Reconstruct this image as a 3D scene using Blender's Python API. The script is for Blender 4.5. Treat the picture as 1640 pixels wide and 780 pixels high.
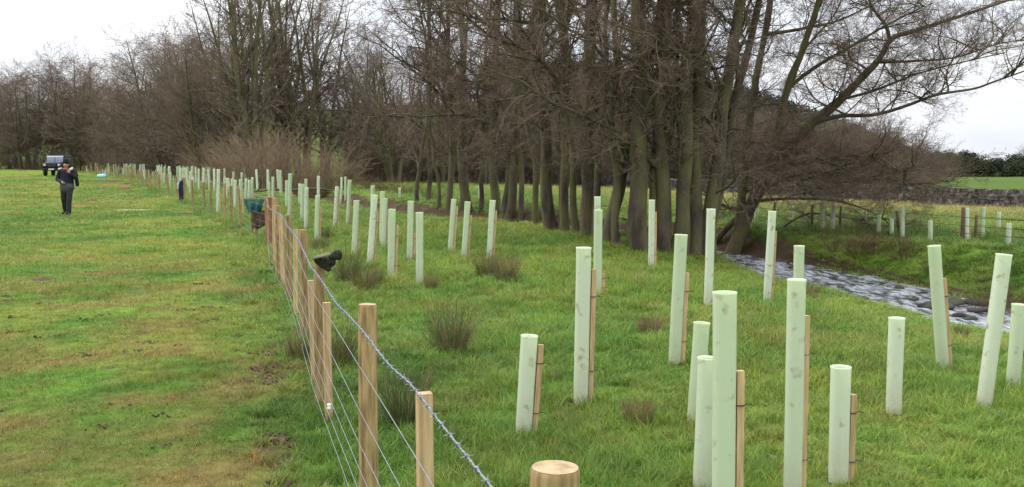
import bpy, bmesh, math, random
import numpy as np
from mathutils import Vector, Matrix

for o in list(bpy.data.objects): bpy.data.objects.remove(o)
scene = bpy.context.scene
COL = scene.collection
R = math.radians

# ------------------------------------------------------------------ camera
EYE = 1.8; FPX = 1594.0; PITCH = math.atan(137 / FPX)
cd = bpy.data.cameras.new('camera'); cam = bpy.data.objects.new('camera', cd); COL.objects.link(cam)
cd.sensor_width = 36; cd.lens = 36 * FPX / 1640; cd.clip_start = 0.05; cd.clip_end = 4000
cam.location = (0, 0, EYE); cam.rotation_euler = (math.pi / 2 - PITCH, 0, 0)
scene.camera = cam
# ------------------------------------------------------------------ sky, sun, exposure
SUN_EL, SUN_AZ = 48, -60          # azimuth from +Y towards +X (sun high on the left)
w = bpy.data.worlds.new('World'); scene.world = w; w.use_nodes = True
nt = w.node_tree; nt.nodes.clear()
def N(t, typ, **kw):
    n = t.nodes.new(typ)
    for k, v in kw.items(): setattr(n, k, v)
    return n
out = N(nt, 'ShaderNodeOutputWorld'); bg = N(nt, 'ShaderNodeBackground'); bg.inputs[1].default_value = 0.1
sky = N(nt, 'ShaderNodeTexSky', sky_type='NISHITA'); sky.sun_disc = False
sky.sun_elevation = R(SUN_EL); sky.sun_rotation = R(SUN_AZ)
tc = N(nt, 'ShaderNodeTexCoord'); mp = N(nt, 'ShaderNodeMapping'); mp.inputs['Scale'].default_value = (1, 1, 3.2)
ns = N(nt, 'ShaderNodeTexNoise'); ns.inputs['Scale'].default_value = 2.2; ns.inputs['Detail'].default_value = 6; ns.inputs['Roughness'].default_value = 0.55
rp = N(nt, 'ShaderNodeValToRGB')
rp.color_ramp.elements[0].position = 0.36; rp.color_ramp.elements[0].color = (7.4, 8.1, 9.4, 1)
rp.color_ramp.elements[1].position = 0.60; rp.color_ramp.elements[1].color = (9.9, 10.0, 10.3, 1)
mx = N(nt, 'ShaderNodeMix', data_type='RGBA'); mx.inputs['Factor'].default_value = 0.93
nt.links.new(tc.outputs['Generated'], mp.inputs['Vector']); nt.links.new(mp.outputs[0], ns.inputs['Vector'])
nt.links.new(ns.outputs['Fac'], rp.inputs[0]); nt.links.new(sky.outputs[0], mx.inputs[6]); nt.links.new(rp.outputs[0], mx.inputs[7])
# overcast sky: brighter overhead than at the horizon, as a cloud layer is
sp_ = N(nt, 'ShaderNodeSeparateXYZ'); mr_ = N(nt, 'ShaderNodeMapRange'); mr_.inputs['To Min'].default_value = .74; mr_.inputs['To Max'].default_value = 2.4
nt.links.new(tc.outputs['Generated'], sp_.inputs[0]); nt.links.new(sp_.outputs['Z'], mr_.inputs['Value'])
sc_ = N(nt, 'ShaderNodeVectorMath', operation='SCALE'); nt.links.new(mx.outputs[2], sc_.inputs[0]); nt.links.new(mr_.outputs[0], sc_.inputs['Scale'])
nt.links.new(sc_.outputs[0], bg.inputs[0]); nt.links.new(bg.outputs[0], out.inputs[0])
sl = bpy.data.lights.new('sun', 'SUN'); sl.energy = 1.2; sl.angle = R(14); sl.color = (1, 0.96, 0.9)
so = bpy.data.objects.new('sun', sl); COL.objects.link(so)
az, el = R(SUN_AZ), R(SUN_EL)
sd = Vector((math.sin(az) * math.cos(el), math.cos(az) * math.cos(el), math.sin(el)))
so.rotation_euler = (-sd).to_track_quat('-Z', 'Y').to_euler(); so.location = (-20, 10, 30)
vs = scene.view_settings; vs.view_transform = 'Standard'; vs.look = 'None'; vs.exposure = 0.5; vs.gamma = 1.0
vs.use_curve_mapping = False
cy = scene.cycles; cy.max_bounces = 5; cy.diffuse_bounces = 2; cy.transmission_bounces = 4; cy.glossy_bounces = 2

# ------------------------------------------------------------------ small helpers
def vnoise(x, y, s, seed=0):
    """smooth value noise in numpy, -1..1"""
    x = np.asarray(x, float) / s; y = np.asarray(y, float) / s
    xi = np.floor(x).astype(np.int64); yi = np.floor(y).astype(np.int64); fx = x - xi; fy = y - yi
    fx = fx * fx * (3 - 2 * fx); fy = fy * fy * (3 - 2 * fy)
    def h(a, b):
        n = (a * 374761393 + b * 668265263 + seed * 974711) & 0x7fffffff
        n = ((n ^ (n >> 13)) * 1274126177) & 0x7fffffff
        return ((n ^ (n >> 16)) & 0xffff) / 32767.5 - 1
    return (h(xi, yi) * (1 - fx) + h(xi + 1, yi) * fx) * (1 - fy) + (h(xi, yi + 1) * (1 - fx) + h(xi + 1, yi + 1) * fx) * fy
def fbm(x, y, s, seed=0, n=3):
    r = 0; a = 1; t = 0
    for i in range(n): r = r + a * vnoise(x, y, s / 2 ** i, seed + 17 * i); t += a; a *= .5
    return r / t
def sstep(a, b, x):
    t = np.clip((x - a) / (b - a), 0, 1); return t * t * (3 - 2 * t)

def meshdata(name, parts, smooth=True, mats=()):
    """parts: list of (verts (n,3), faces (m,4) or (m,3), material index) -> one mesh"""
    V = []; L = []; ST = []; MI = []; off = 0; lo = 0
    for v, f, mi in parts:
        v = np.asarray(v, np.float32).reshape(-1, 3); f = np.asarray(f, np.int64)
        if len(f) == 0: continue
        k = f.shape[1]
        V.append(v); L.append((f + off).ravel()); ST.append(lo + np.arange(len(f)) * k); MI.append(np.full(len(f), mi))
        off += len(v); lo += f.size
    V = np.concatenate(V); L = np.concatenate(L); ST = np.concatenate(ST); MI = np.concatenate(MI)
    me = bpy.data.meshes.new(name)
    me.vertices.add(len(V)); me.vertices.foreach_set('co', V.ravel())
    me.loops.add(len(L)); me.loops.foreach_set('vertex_index', L.astype(np.int32))
    me.polygons.add(len(ST)); me.polygons.foreach_set('loop_start', ST.astype(np.int32))
    for m in mats: me.materials.append(m)
    me.polygons.foreach_set('material_index', MI.astype(np.int32))
    me.polygons.foreach_set('use_smooth', np.full(len(ST), smooth))
    me.update(calc_edges=True)
    return me
def link(name, me, parent=None, mat=None, loc=None):
    o = bpy.data.objects.new(name, me); COL.objects.link(o)
    if mat and not me.materials: me.materials.append(mat)
    if parent: o.parent = parent
    if loc is not None: o.location = loc
    return o
def tag(o, label, cat, group=None):
    o['label'] = label; o['category'] = cat
    if group: o['group'] = group
    return o
def thing(name, label, cat, loc=(0, 0, 0), group=None):
    o = bpy.data.objects.new(name, None); COL.objects.link(o); o.location = loc; o.empty_display_size = .2
    return tag(o, label, cat, group)
def structure(o): o['kind'] = 'structure'; return o
def stuff(o): o['kind'] = 'stuff'; return o

def tubes(P, Rr, S):
    """P (N,K,3) polylines, Rr (N,K) radii -> verts, quads"""
    P = np.asarray(P, float); Rr = np.asarray(Rr, float)
    if P.ndim == 2: P = P[None]; Rr = Rr[None]
    n, K, _ = P.shape
    T = np.gradient(P, axis=1); T /= np.linalg.norm(T, axis=2, keepdims=True) + 1e-9
    m = P[:, -1] - P[:, 0]; ax = np.argmin(np.abs(m), axis=1); v = np.zeros((n, 3)); v[np.arange(n), ax] = 1
    u = np.cross(T, v[:, None, :]); u /= np.linalg.norm(u, axis=2, keepdims=True) + 1e-9
    wv = np.cross(T, u)
    a = np.arange(S) * 2 * np.pi / S
    ring = P[:, :, None] + Rr[:, :, None, None] * (np.cos(a)[None, None, :, None] * u[:, :, None] + np.sin(a)[None, None, :, None] * wv[:, :, None])
    idx = np.arange(n * K * S).reshape(n, K, S); nx = np.roll(idx, -1, axis=2)
    q = np.stack([idx[:, :-1], nx[:, :-1], nx[:, 1:], idx[:, 1:]], axis=-1).reshape(-1, 4)
    return ring.reshape(-1, 3), q
def capfan(center_ring):
    pass
def lathe(prof, S=20, jitter=None):
    """prof: list of (r,z)"""
    prof = np.array(prof, float); a = np.arange(S) * 2 * np.pi / S
    v = np.stack([prof[:, 0, None] * np.cos(a), prof[:, 0, None] * np.sin(a), np.repeat(prof[:, 1, None], S, 1)], -1)
    K = len(prof); idx = np.arange(K * S).reshape(K, S); nx = np.roll(idx, -1, 1)
    q = np.stack([idx[:-1], nx[:-1], nx[1:], idx[1:]], -1).reshape(-1, 4)
    return v.reshape(-1, 3), q
def boxv(c, s, rot=None):
    x, y, z = np.array(s) / 2
    v = np.array([[-x, -y, -z], [x, -y, -z], [x, y, -z], [-x, y, -z], [-x, -y, z], [x, -y, z], [x, y, z], [-x, y, z]])
    if rot is not None: v = v @ np.array(rot).T
    f = np.array([[0, 3, 2, 1], [4, 5, 6, 7], [0, 1, 5, 4], [1, 2, 6, 5], [2, 3, 7, 6], [3, 0, 4, 7]])
    return v + np.array(c), f
def rz(a): c, s = math.cos(a), math.sin(a); return np.array([[c, -s, 0], [s, c, 0], [0, 0, 1]])
def bevbox(name, size, bev, mat, parent=None, loc=(0, 0, 0), seg=2, shape=None):
    """bevelled box, optional shape(co)->co to taper it"""
    bm = bmesh.new(); bmesh.ops.create_cube(bm, size=1)
    for v in bm.verts: v.co = Vector((v.co.x * size[0], v.co.y * size[1], v.co.z * size[2]))
    if shape:
        for v in bm.verts: v.co = Vector(shape(v.co))
    if bev: bmesh.ops.bevel(bm, geom=bm.edges[:], offset=bev, segments=seg, profile=.6, affect='EDGES')
    me = bpy.data.meshes.new(name); bm.to_mesh(me); bm.free()
    for p in me.polygons: p.use_smooth = True
    try: me.shade_smooth(); me.set_sharp_from_angle(angle=R(40))
    except Exception: pass
    return link(name, me, parent, mat, loc)

# ------------------------------------------------------------------ materials
def mat_base(name, rough=.8, spec=.25):
    m = bpy.data.materials.new(name); m.use_nodes = True
    b = m.node_tree.nodes['Principled BSDF']; b.inputs['Roughness'].default_value = rough
    b.inputs['Specular IOR Level'].default_value = spec
    return m, m.node_tree, b
def noisy(name, cols, scale=8, rough=.8, spec=.2, stretch=(1, 1, 1), bump=0, detail=5, bscale=None, coord='Object', rlo=.3, rhi=.7, metal=0, rnd=0):
    m, t, b = mat_base(name, rough, spec)
    tc = N(t, 'ShaderNodeTexCoord'); mp = N(t, 'ShaderNodeMapping'); mp.inputs['Scale'].default_value = stretch
    src = tc.outputs[coord] if coord != 'World' else N(t, 'ShaderNodeNewGeometry').outputs['Position']
    t.links.new(src, mp.inputs['Vector'])
    ns = N(t, 'ShaderNodeTexNoise'); ns.inputs['Scale'].default_value = scale; ns.inputs['Detail'].default_value = detail
    t.links.new(mp.outputs[0], ns.inputs['Vector'])
    rp = N(t, 'ShaderNodeValToRGB'); e = rp.color_ramp.elements
    while len(e) < len(cols): e.new(.5)
    for i, c in enumerate(cols):
        e[i].position = rlo + (rhi - rlo) * i / (len(cols) - 1); e[i].color = (*c, 1)
    t.links.new(ns.outputs['Fac'], rp.inputs[0])
    if rnd:
        oi = N(t, 'ShaderNodeObjectInfo'); hs = N(t, 'ShaderNodeHueSaturation')
        mr = N(t, 'ShaderNodeMapRange'); mr.inputs['To Min'].default_value = 1 - rnd; mr.inputs['To Max'].default_value = 1 + rnd
        t.links.new(oi.outputs['Random'], mr.inputs['Value']); t.links.new(mr.outputs[0], hs.inputs['Value'])
        t.links.new(rp.outputs[0], hs.inputs['Color']); t.links.new(hs.outputs[0], b.inputs['Base Color'])
    else: t.links.new(rp.outputs[0], b.inputs['Base Color'])
    b.inputs['Metallic'].default_value = metal
    if bump:
        bn = N(t, 'ShaderNodeBump'); bn.inputs['Strength'].default_value = bump; bn.inputs['Distance'].default_value = .02
        n2 = N(t, 'ShaderNodeTexNoise'); n2.inputs['Scale'].default_value = bscale or scale * 3; n2.inputs['Detail'].default_value = 6
        t.links.new(mp.outputs[0], n2.inputs['Vector']); t.links.new(n2.outputs['Fac'], bn.inputs['Height']); t.links.new(bn.outputs[0], b.inputs['Normal'])
    return m

M = {}
M['bark'] = noisy('mossy_bark', [(.048, .037, .027), (.088, .071, .047), (.104, .096, .041), (.132, .122, .053)], scale=3.4, rough=.95, stretch=(1, 1, .35), bump=1.0, bscale=26, coord='World', rlo=.32, rhi=.68)
M['limb'] = noisy('limb_bark', [(.065, .052, .036), (.120, .108, .055)], scale=3, rough=.95, coord='World', bump=.4, bscale=30)
M['twig'] = noisy('alder_twig', [(.135, .092, .068), (.215, .150, .112)], scale=.9, rough=.9, coord='World')
M['twig_far'] = noisy('far_alder_twig', [(.135, .096, .072), (.215, .156, .118)], scale=.25, rough=.9, coord='World')
M['bark_far'] = noisy('far_bark', [(.070, .062, .038), (.135, .130, .058)], scale=.7, rough=.95, coord='World')
M['willow'] = noisy('willow_twig', [(.15, .108, .062), (.26, .19, .115)], scale=.7, rough=.9, coord='World')
M['scrub'] = noisy('bramble_stem', [(.085, .045, .030), (.15, .085, .050)], scale=2, rough=.9, coord='World')
M['wood'] = noisy('peeled_post_wood', [(.13, .088, .038), (.30, .208, .088), (.40, .298, .14)], scale=15, rough=.8, stretch=(3, 3, .35), bump=.35, bscale=40, rnd=.12)
M['endgrain'] = noisy('sawn_end_wood', [(.24, .165, .088), (.38, .275, .155), (.48, .36, .215)], scale=26, rough=.85, bump=.3)
M['sawn'] = noisy('sawn_stake_wood', [(.30, .20, .095), (.46, .32, .16), (.55, .40, .22)], scale=14, rough=.8, stretch=(4, 4, .3), bump=.2, bscale=50, rnd=.12)
M['strainer'] = noisy('treated_strainer_wood', [(.17, .075, .028), (.30, .155, .07)], scale=6, rough=.8, stretch=(3, 3, .35), bump=.3)
M['oldpost'] = noisy('weathered_old_post', [(.085, .055, .038), (.16, .105, .07)], scale=12, rough=.9)
M['wire'] = noisy('galvanised_wire', [(.20, .22, .25), (.36, .38, .42)], scale=60, rough=.4, metal=.6, spec=.5)
M['rust'] = noisy('rusty_wire', [(.10, .055, .034), (.18, .10, .06)], scale=30, rough=.8)
M['dark'] = noisy('dark_rubber', [(.012, .012, .013), (.03, .03, .032)], scale=20, rough=.6)
M['tie'] = noisy('black_tie_plastic', [(.02, .018, .016), (.05, .045, .04)], scale=40, rough=.5)
M['stone'] = noisy('wall_stone', [(.035, .030, .025), (.095, .083, .070), (.23, .215, .19)], scale=3.2, rough=.95, coord='World', bump=.5, bscale=14, rlo=.3, rhi=.75)
M['rock'] = noisy('stream_rock', [(.016, .016, .013), (.045, .043, .032), (.05, .06, .02)], scale=4, rough=.65, bump=.5, coord='World')
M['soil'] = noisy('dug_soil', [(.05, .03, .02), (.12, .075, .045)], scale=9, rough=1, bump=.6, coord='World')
M['peat'] = noisy('reddish_soil', [(.16, .075, .03), (.24, .125, .055)], scale=9, rough=1, bump=.6, coord='World')

# tree shelter plastic: pale green, lets some light through, mud stains
def tube_mat():
    m, t, b = mat_base('shelter_plastic', .42, .4)
    tc = N(t, 'ShaderNodeTexCoord'); oi = N(t, 'ShaderNodeObjectInfo')
    ad = N(t, 'ShaderNodeVectorMath', operation='ADD'); t.links.new(tc.outputs['Object'], ad.inputs[0])
    sc = N(t, 'ShaderNodeVectorMath', operation='SCALE'); sc.inputs[0].default_value = (37, 11, 5); t.links.new(oi.outputs['Random'], sc.inputs['Scale']); t.links.new(sc.outputs[0], ad.inputs[1])
    n1 = N(t, 'ShaderNodeTexNoise'); n1.inputs['Scale'].default_value = 14; n1.inputs['Detail'].default_value = 6; t.links.new(ad.outputs[0], n1.inputs['Vector'])
    mp = N(t, 'ShaderNodeMapping'); mp.inputs['Scale'].default_value = (14, 14, 2.2); t.links.new(ad.outputs[0], mp.inputs['Vector'])
    n2 = N(t, 'ShaderNodeTexNoise'); n2.inputs['Scale'].default_value = 2; n2.inputs['Detail'].default_value = 5; t.links.new(mp.outputs[0], n2.inputs['Vector'])
    r0 = N(t, 'ShaderNodeValToRGB'); e = r0.color_ramp.elements
    e[0].position = .3; e[0].color = (.65, .745, .49, 1); e[1].position = .7; e[1].color = (.75, .815, .61, 1)
    t.links.new(oi.outputs['Random'], r0.inputs[0])
    r1 = N(t, 'ShaderNodeValToRGB'); r1.color_ramp.elements[0].position = .60; r1.color_ramp.elements[0].color = (0, 0, 0, 1); r1.color_ramp.elements[1].position = .74
    t.links.new(n1.outputs['Fac'], r1.inputs[0])
    mu = N(t, 'ShaderNodeMath', operation='MULTIPLY'); t.links.new(r1.outputs[0], mu.inputs[0]); t.links.new(n2.outputs['Fac'], mu.inputs[1])
    # mud splashed up from the ground on the lowest hand's breadth
    sx_ = N(t, 'ShaderNodeSeparateXYZ'); t.links.new(tc.outputs['Object'], sx_.inputs[0])
    mz = N(t, 'ShaderNodeMapRange'); mz.inputs['From Min'].default_value = .30; mz.inputs['From Max'].default_value = .0; mz.inputs['To Max'].default_value = .55; t.links.new(sx_.outputs['Z'], mz.inputs['Value'])
    n3 = N(t, 'ShaderNodeTexNoise'); n3.inputs['Scale'].default_value = 45; n3.inputs['Detail'].default_value = 4; t.links.new(ad.outputs[0], n3.inputs['Vector'])
    m3 = N(t, 'ShaderNodeMath', operation='MULTIPLY'); t.links.new(mz.outputs[0], m3.inputs[0]); t.links.new(n3.outputs['Fac'], m3.inputs[1])
    mq = N(t, 'ShaderNodeMapRange'); mq.inputs['To Min'].default_value = .35; mq.inputs['To Max'].default_value = 1.9; t.links.new(oi.outputs['Random'], mq.inputs['Value']); mv = N(t, 'ShaderNodeMath', operation='MULTIPLY', use_clamp=True); t.links.new(mu.outputs[0], mv.inputs[0]); t.links.new(mq.outputs[0], mv.inputs[1])
    mm = N(t, 'ShaderNodeMath', operation='MAXIMUM'); t.links.new(mv.outputs[0], mm.inputs[0]); t.links.new(m3.outputs[0], mm.inputs[1])
    mx = N(t, 'ShaderNodeMix', data_type='RGBA'); t.links.new(mm.outputs[0], mx.inputs['Factor']); t.links.new(r0.outputs[0], mx.inputs[6]); mx.inputs[7].default_value = (.40, .27, .13, 1)
    t.links.new(mx.outputs[2], b.inputs['Base Color'])
    tr = N(t, 'ShaderNodeBsdfTranslucent'); t.links.new(mx.outputs[2], tr.inputs[0])
    ms = N(t, 'ShaderNodeMixShader'); ms.inputs[0].default_value = .38
    t.links.new(b.outputs[0], ms.inputs[1]); t.links.new(tr.outputs[0], ms.inputs[2]); t.links.new(ms.outputs[0], t.nodes['Material Output'].inputs[0])
    return m
M['tube'] = tube_mat()
def plain(name, c, rough=.6, spec=.3, metal=0, d=.25, scale=12):
    return noisy(name, [tuple(x * (1 - d) for x in c), tuple(x * (1 + d) for x in c)], scale=scale, rough=rough, spec=spec, metal=metal)

# ------------------------------------------------------------------ terrain
STREAM = np.array([(16, -7), (12.4, 2), (10.2, 7), (8.6, 11), (7.4, 14), (6.95, 16.5), (6.6, 18.7), (6.1, 21.2), (5.2, 24), (3.6, 26.8), (1.5, 29.4), (-1.2, 32.4), (-4, 37), (-7.4, 44), (-12, 56), (-18.5, 70), (-30, 92), (-56, 130), (-116, 200), (-230, 300), (-600, 520)], float)
FENCE = np.array([(2.4, -6.2), (0.07, 2.0), (-0.68, 4.6), (-1.41, 7.2), (-2.1, 9.8), (-2.80, 12.4), (-3.62, 15.0), (-4.3, 17.7), (-5.0, 20.5), (-5.77, 22.2), (-6.9, 25.2), (-8.7, 30), (-11.2, 35.5), (-14.6, 43.5), (-23.6, 64), (-35, 90), (-51, 120), (-80, 170), (-118, 232), (-300, 420)], float)
def signed(poly, x, y):
    """distance to polyline, positive on its right side"""
    x = np.asarray(x, float); y = np.asarray(y, float)
    best = np.full(x.shape, 1e9); sg = np.zeros(x.shape)
    for a, b in zip(poly[:-1], poly[1:]):
        d = b - a; L2 = d @ d
        t = np.clip(((x - a[0]) * d[0] + (y - a[1]) * d[1]) / L2, 0, 1)
        dx = x - a[0] - t * d[0]; dy = y - a[1] - t * d[1]; D = np.hypot(dx, dy)
        c = -(d[0] * (y - a[1]) - d[1] * (x - a[0]))
        m = D < best; best = np.where(m, D, best); sg = np.where(m, np.sign(c), sg)
    return best * sg
WATER = -0.60
def H(x, y):
    x = np.asarray(x, float); y = np.asarray(y, float)
    s = signed(STREAM, x, y) + .12 * vnoise(x, y, 1.3, 3) * (np.hypot(x, y) < 80)
    u = -s
    base = .035 * fbm(x, y, 2.2, 5) + .05 * vnoise(x, y, 7, 9) + .012 * vnoise(x, y, .45, 6)
    # near bank: easy slope by the open water, short and steep among the trees
    wood = sstep(18.5, 22.5, y)
    wb = 5.2 * (1 - wood) + 1.0 * wood
    near = -.85 + .20 * sstep(.60, .85, u) + (.65) * (1 - (1 - np.clip((u - .85) / wb, 0, 1)) ** (1.25 + .35 * wood))
    # far bank
    fb = 1.9 * (1 - wood) + .7 * wood
    far = -.85 + .22 * sstep(.55, .85, s) + .72 * sstep(.8, .8 + fb, s) - .12 * wood * sstep(.7, 2, s)
    far = far - .95 * sstep(4, 42, s)
    z = np.where(s < 0, near, far) + base * sstep(.3, 1.5, np.abs(s))
    # hills across the stream
    rid = np.interp(x, [-420, -200, -110, -60, -30, 0, 30, 52, 74, 95, 140, 400], [13, 13, 12, 12.5, 14, 16, 14, 9.5, 4.5, 0, -.6, -.6])
    hill = (rid + .6) * sstep(152, 235, y + .05 * np.abs(x) * (x < 0)) * sstep(14, 60, s)
    z = z + hill + .5 * sstep(60, 200, y) * vnoise(x, y, 38, 21) * (s < 0) * .4
    # the far pasture on the left lifts a little
    z = z + .25 * sstep(60, 160, y) * (s < 0)
    return z
def ray(px, py):
    a = (px - 820) / FPX; b = (390 - py) / FPX
    return np.array([a, math.cos(PITCH) + b * math.sin(PITCH), -math.sin(PITCH) + b * math.cos(PITCH)])
_T = np.concatenate([np.arange(1.2, 60, .02), np.arange(60, 420, .2)])
def ground(px, py):
    d = ray(px, py); X = d[0] * _T; Y = d[1] * _T; Z = EYE + d[2] * _T
    k = np.argmax(Z < H(X, Y))
    return np.array([X[k], Y[k], float(H(X[k], Y[k]))])
def at(px, py, Y):
    d = ray(px, py); t = Y / d[1]; return np.array([d[0] * t, Y, EYE + d[2] * t])
def hz(x, y): return float(H(np.array(x), np.array(y)))

# grass colour field (a property of the sward: lush, yellowed, mossy brown)
def sward(x, y):
    f = signed(FENCE, x, y); s = signed(STREAM, x, y); d = np.hypot(x, y)
    left = 1 - sstep(-.5, .3, f)
    n1 = fbm(x, y, 3.5, 31, 4); n2 = fbm(x, y, .9, 41, 3); n3 = fbm(x, y, 13, 51, 2)
    br = (1 + .30 * n1 + .22 * vnoise(x, y, .35, 44))[..., None]
    lush = np.stack([.128 + .04 * n2, .242 + .035 * n2, .032 + .008 * n2], -1) * br
    yel = np.array([.285, .290, .052]); brn = np.array([.250, .175, .062]); dry = np.array([.36, .29, .15])
    ky = np.clip(.34 + .7 * n1 + .6 * n2 + .3 * n3, 0, 1) * (.42 + .54 * left)
    nearl = left * (1 - sstep(11, 26, d))
    nb_ = fbm(x, y, 1.2, 131, 4); nf = fbm(x, y, .32, 141, 3)
    low = left * (1 - sstep(6.5, 13, d))
    kb = np.clip(.34 * nearl + .22 * low + .02 + .45 * nb_ + .5 * n2 + .8 * nf, 0, 1) * (.30 + .50 * nearl)
    kb = np.maximum(kb, .40 * sstep(.25, .6, fbm(x, y, 2.3, 77, 3)) * left * (1 - .6 * sstep(40, 90, d)))
    c = lush * (1 - ky[..., None]) + yel * ky[..., None]
    c = c * (1 - kb[..., None]) + brn * kb[..., None]
    far = sstep(8, 22, s) * (1 - sstep(60, 90, y))          # rough pale pasture over the stream
    far = far * np.clip(.75 + .4 * n1, 0, 1)
    c = c * (1 - far[..., None]) + np.array([.31, .275, .085]) * far[..., None]
    off = sstep(30, 60, s)[..., None]; c = c * (1 - off) + np.array([.105, .165, .034]) * off * (1 + .15 * n3[..., None])
    return c

# ------------------------------------------------------------------ ground sheet
def build_ground():
    xs = 7 * np.sinh(np.linspace(-5.5, 5.5, 480)); ys = -3 + 9 * np.sinh(np.linspace(-1, 5.1, 440))
    X, Y = np.meshgrid(xs, ys); Z = H(X, Y)
    v = np.stack([X, Y, Z], -1).reshape(-1, 3); ny, nx = X.shape
    idx = np.arange(nx * ny).reshape(ny, nx)
    q = np.stack([idx[:-1, :-1], idx[:-1, 1:], idx[1:, 1:], idx[1:, :-1]], -1).reshape(-1, 4)
    m, t, b = mat_base('pasture_turf', 1, .05)
    at_ = N(t, 'ShaderNodeAttribute', attribute_name='sward'); so_ = N(t, 'ShaderNodeAttribute', attribute_name='bare')
    ge = N(t, 'ShaderNodeNewGeometry')
    n1 = N(t, 'ShaderNodeTexNoise'); n1.inputs['Scale'].default_value = 5; n1.inputs['Detail'].default_value = 8; n1.inputs['Roughness'].default_value = .7
    t.links.new(ge.outputs['Position'], n1.inputs['Vector'])
    rp = N(t, 'ShaderNodeValToRGB'); rp.color_ramp.elements[0].position = .3; rp.color_ramp.elements[0].color = (.42, .42, .42, 1); rp.color_ramp.elements[1].position = .7; rp.color_ramp.elements[1].color = (1.0, 1.0, 1.0, 1)
    t.links.new(n1.outputs['Fac'], rp.inputs[0])
    mu = N(t, 'ShaderNodeMix', data_type='RGBA', blend_type='MULTIPLY'); mu.inputs['Factor'].default_value = 1
    t.links.new(at_.outputs['Color'], mu.inputs[6]); t.links.new(rp.outputs[0], mu.inputs[7])
    n2 = N(t, 'ShaderNodeTexNoise'); n2.inputs['Scale'].default_value = 3; n2.inputs['Detail'].default_value = 8
    t.links.new(ge.outputs['Position'], n2.inputs['Vector'])
    r2 = N(t, 'ShaderNodeValToRGB'); r2.color_ramp.elements[0].color = (.035, .024, .016, 1); r2.color_ramp.elements[1].color = (.12, .082, .05, 1)
    t.links.new(n2.outputs['Fac'], r2.inputs[0])
    ad = N(t, 'ShaderNodeMath', operation='ADD'); sb = N(t, 'ShaderNodeMath', operation='SUBTRACT'); sb.inputs[1].default_value = .5
    t.links.new(n1.outputs['Fac'], sb.inputs[0]); t.links.new(so_.outputs['Fac'], ad.inputs[0]); t.links.new(sb.outputs[0], ad.inputs[1])
    r3 = N(t, 'ShaderNodeValToRGB'); r3.color_ramp.elements[0].position = .4; r3.color_ramp.elements[1].position = .6
    t.links.new(ad.outputs[0], r3.inputs[0])
    mx = N(t, 'ShaderNodeMix', data_type='RGBA'); t.links.new(r3.outputs[0], mx.inputs['Factor']); t.links.new(mu.outputs[2], mx.inputs[6]); t.links.new(r2.outputs[0], mx.inputs[7])
    t.links.new(mx.outputs[2], b.inputs['Base Color'])
    bn = N(t, 'ShaderNodeBump'); bn.inputs['Strength'].default_value = .9; bn.inputs['Distance'].default_value = .08
    t.links.new(n1.outputs['Fac'], bn.inputs['Height']); t.links.new(bn.outputs[0], b.inputs['Normal'])
    me = meshdata('ground', [(v, q, 0)], mats=[m])
    col = sward(X, Y).reshape(-1, 3)
    a = me.attributes.new('sward', 'FLOAT_COLOR', 'POINT'); a.data.foreach_set('color', np.concatenate([col, np.ones((len(col), 1))], 1).astype(np.float32).ravel())
    s = signed(STREAM, X, Y)
    wood = sstep(21, 27, Y) * (1 - sstep(60, 80, Y))
    bare = .95 * (1 - sstep(.9, 1.5, np.abs(s))) * (np.abs(s) < 3)
    bare = np.maximum(bare, wood * np.where(s > 0, 1 - sstep(1.2, 1.7, s), .85 - .5 * sstep(1.0, 2.6, -s)))
    bare = np.maximum(bare, .55 * sstep(.3, .6, fbm(X, Y, 2.1, 91, 3)) * (s > .7) * (s < 3.5) * (Y < 30))
    bare = np.clip(bare + .2 * vnoise(X, Y, .8, 8), 0, 1)
    f = signed(FENCE, X, Y)                                   # trodden mud along the fence and poached spots
    mud = .75 * np.exp(-((f + .36) / .13) ** 2) * sstep(.0, .3, vnoise(X, Y, .5, 61)) * (Y < 9)
    mud = np.maximum(mud, .75 * sstep(.78, .9, vnoise(X, Y, .42, 63)) * (f < -.6) * (Y < 14))
    bare = np.maximum(bare, mud)
    a = me.attributes.new('bare', 'FLOAT', 'POINT'); a.data.foreach_set('value', bare.astype(np.float32).ravel())
    structure(link('ground', me))
build_ground()

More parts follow.
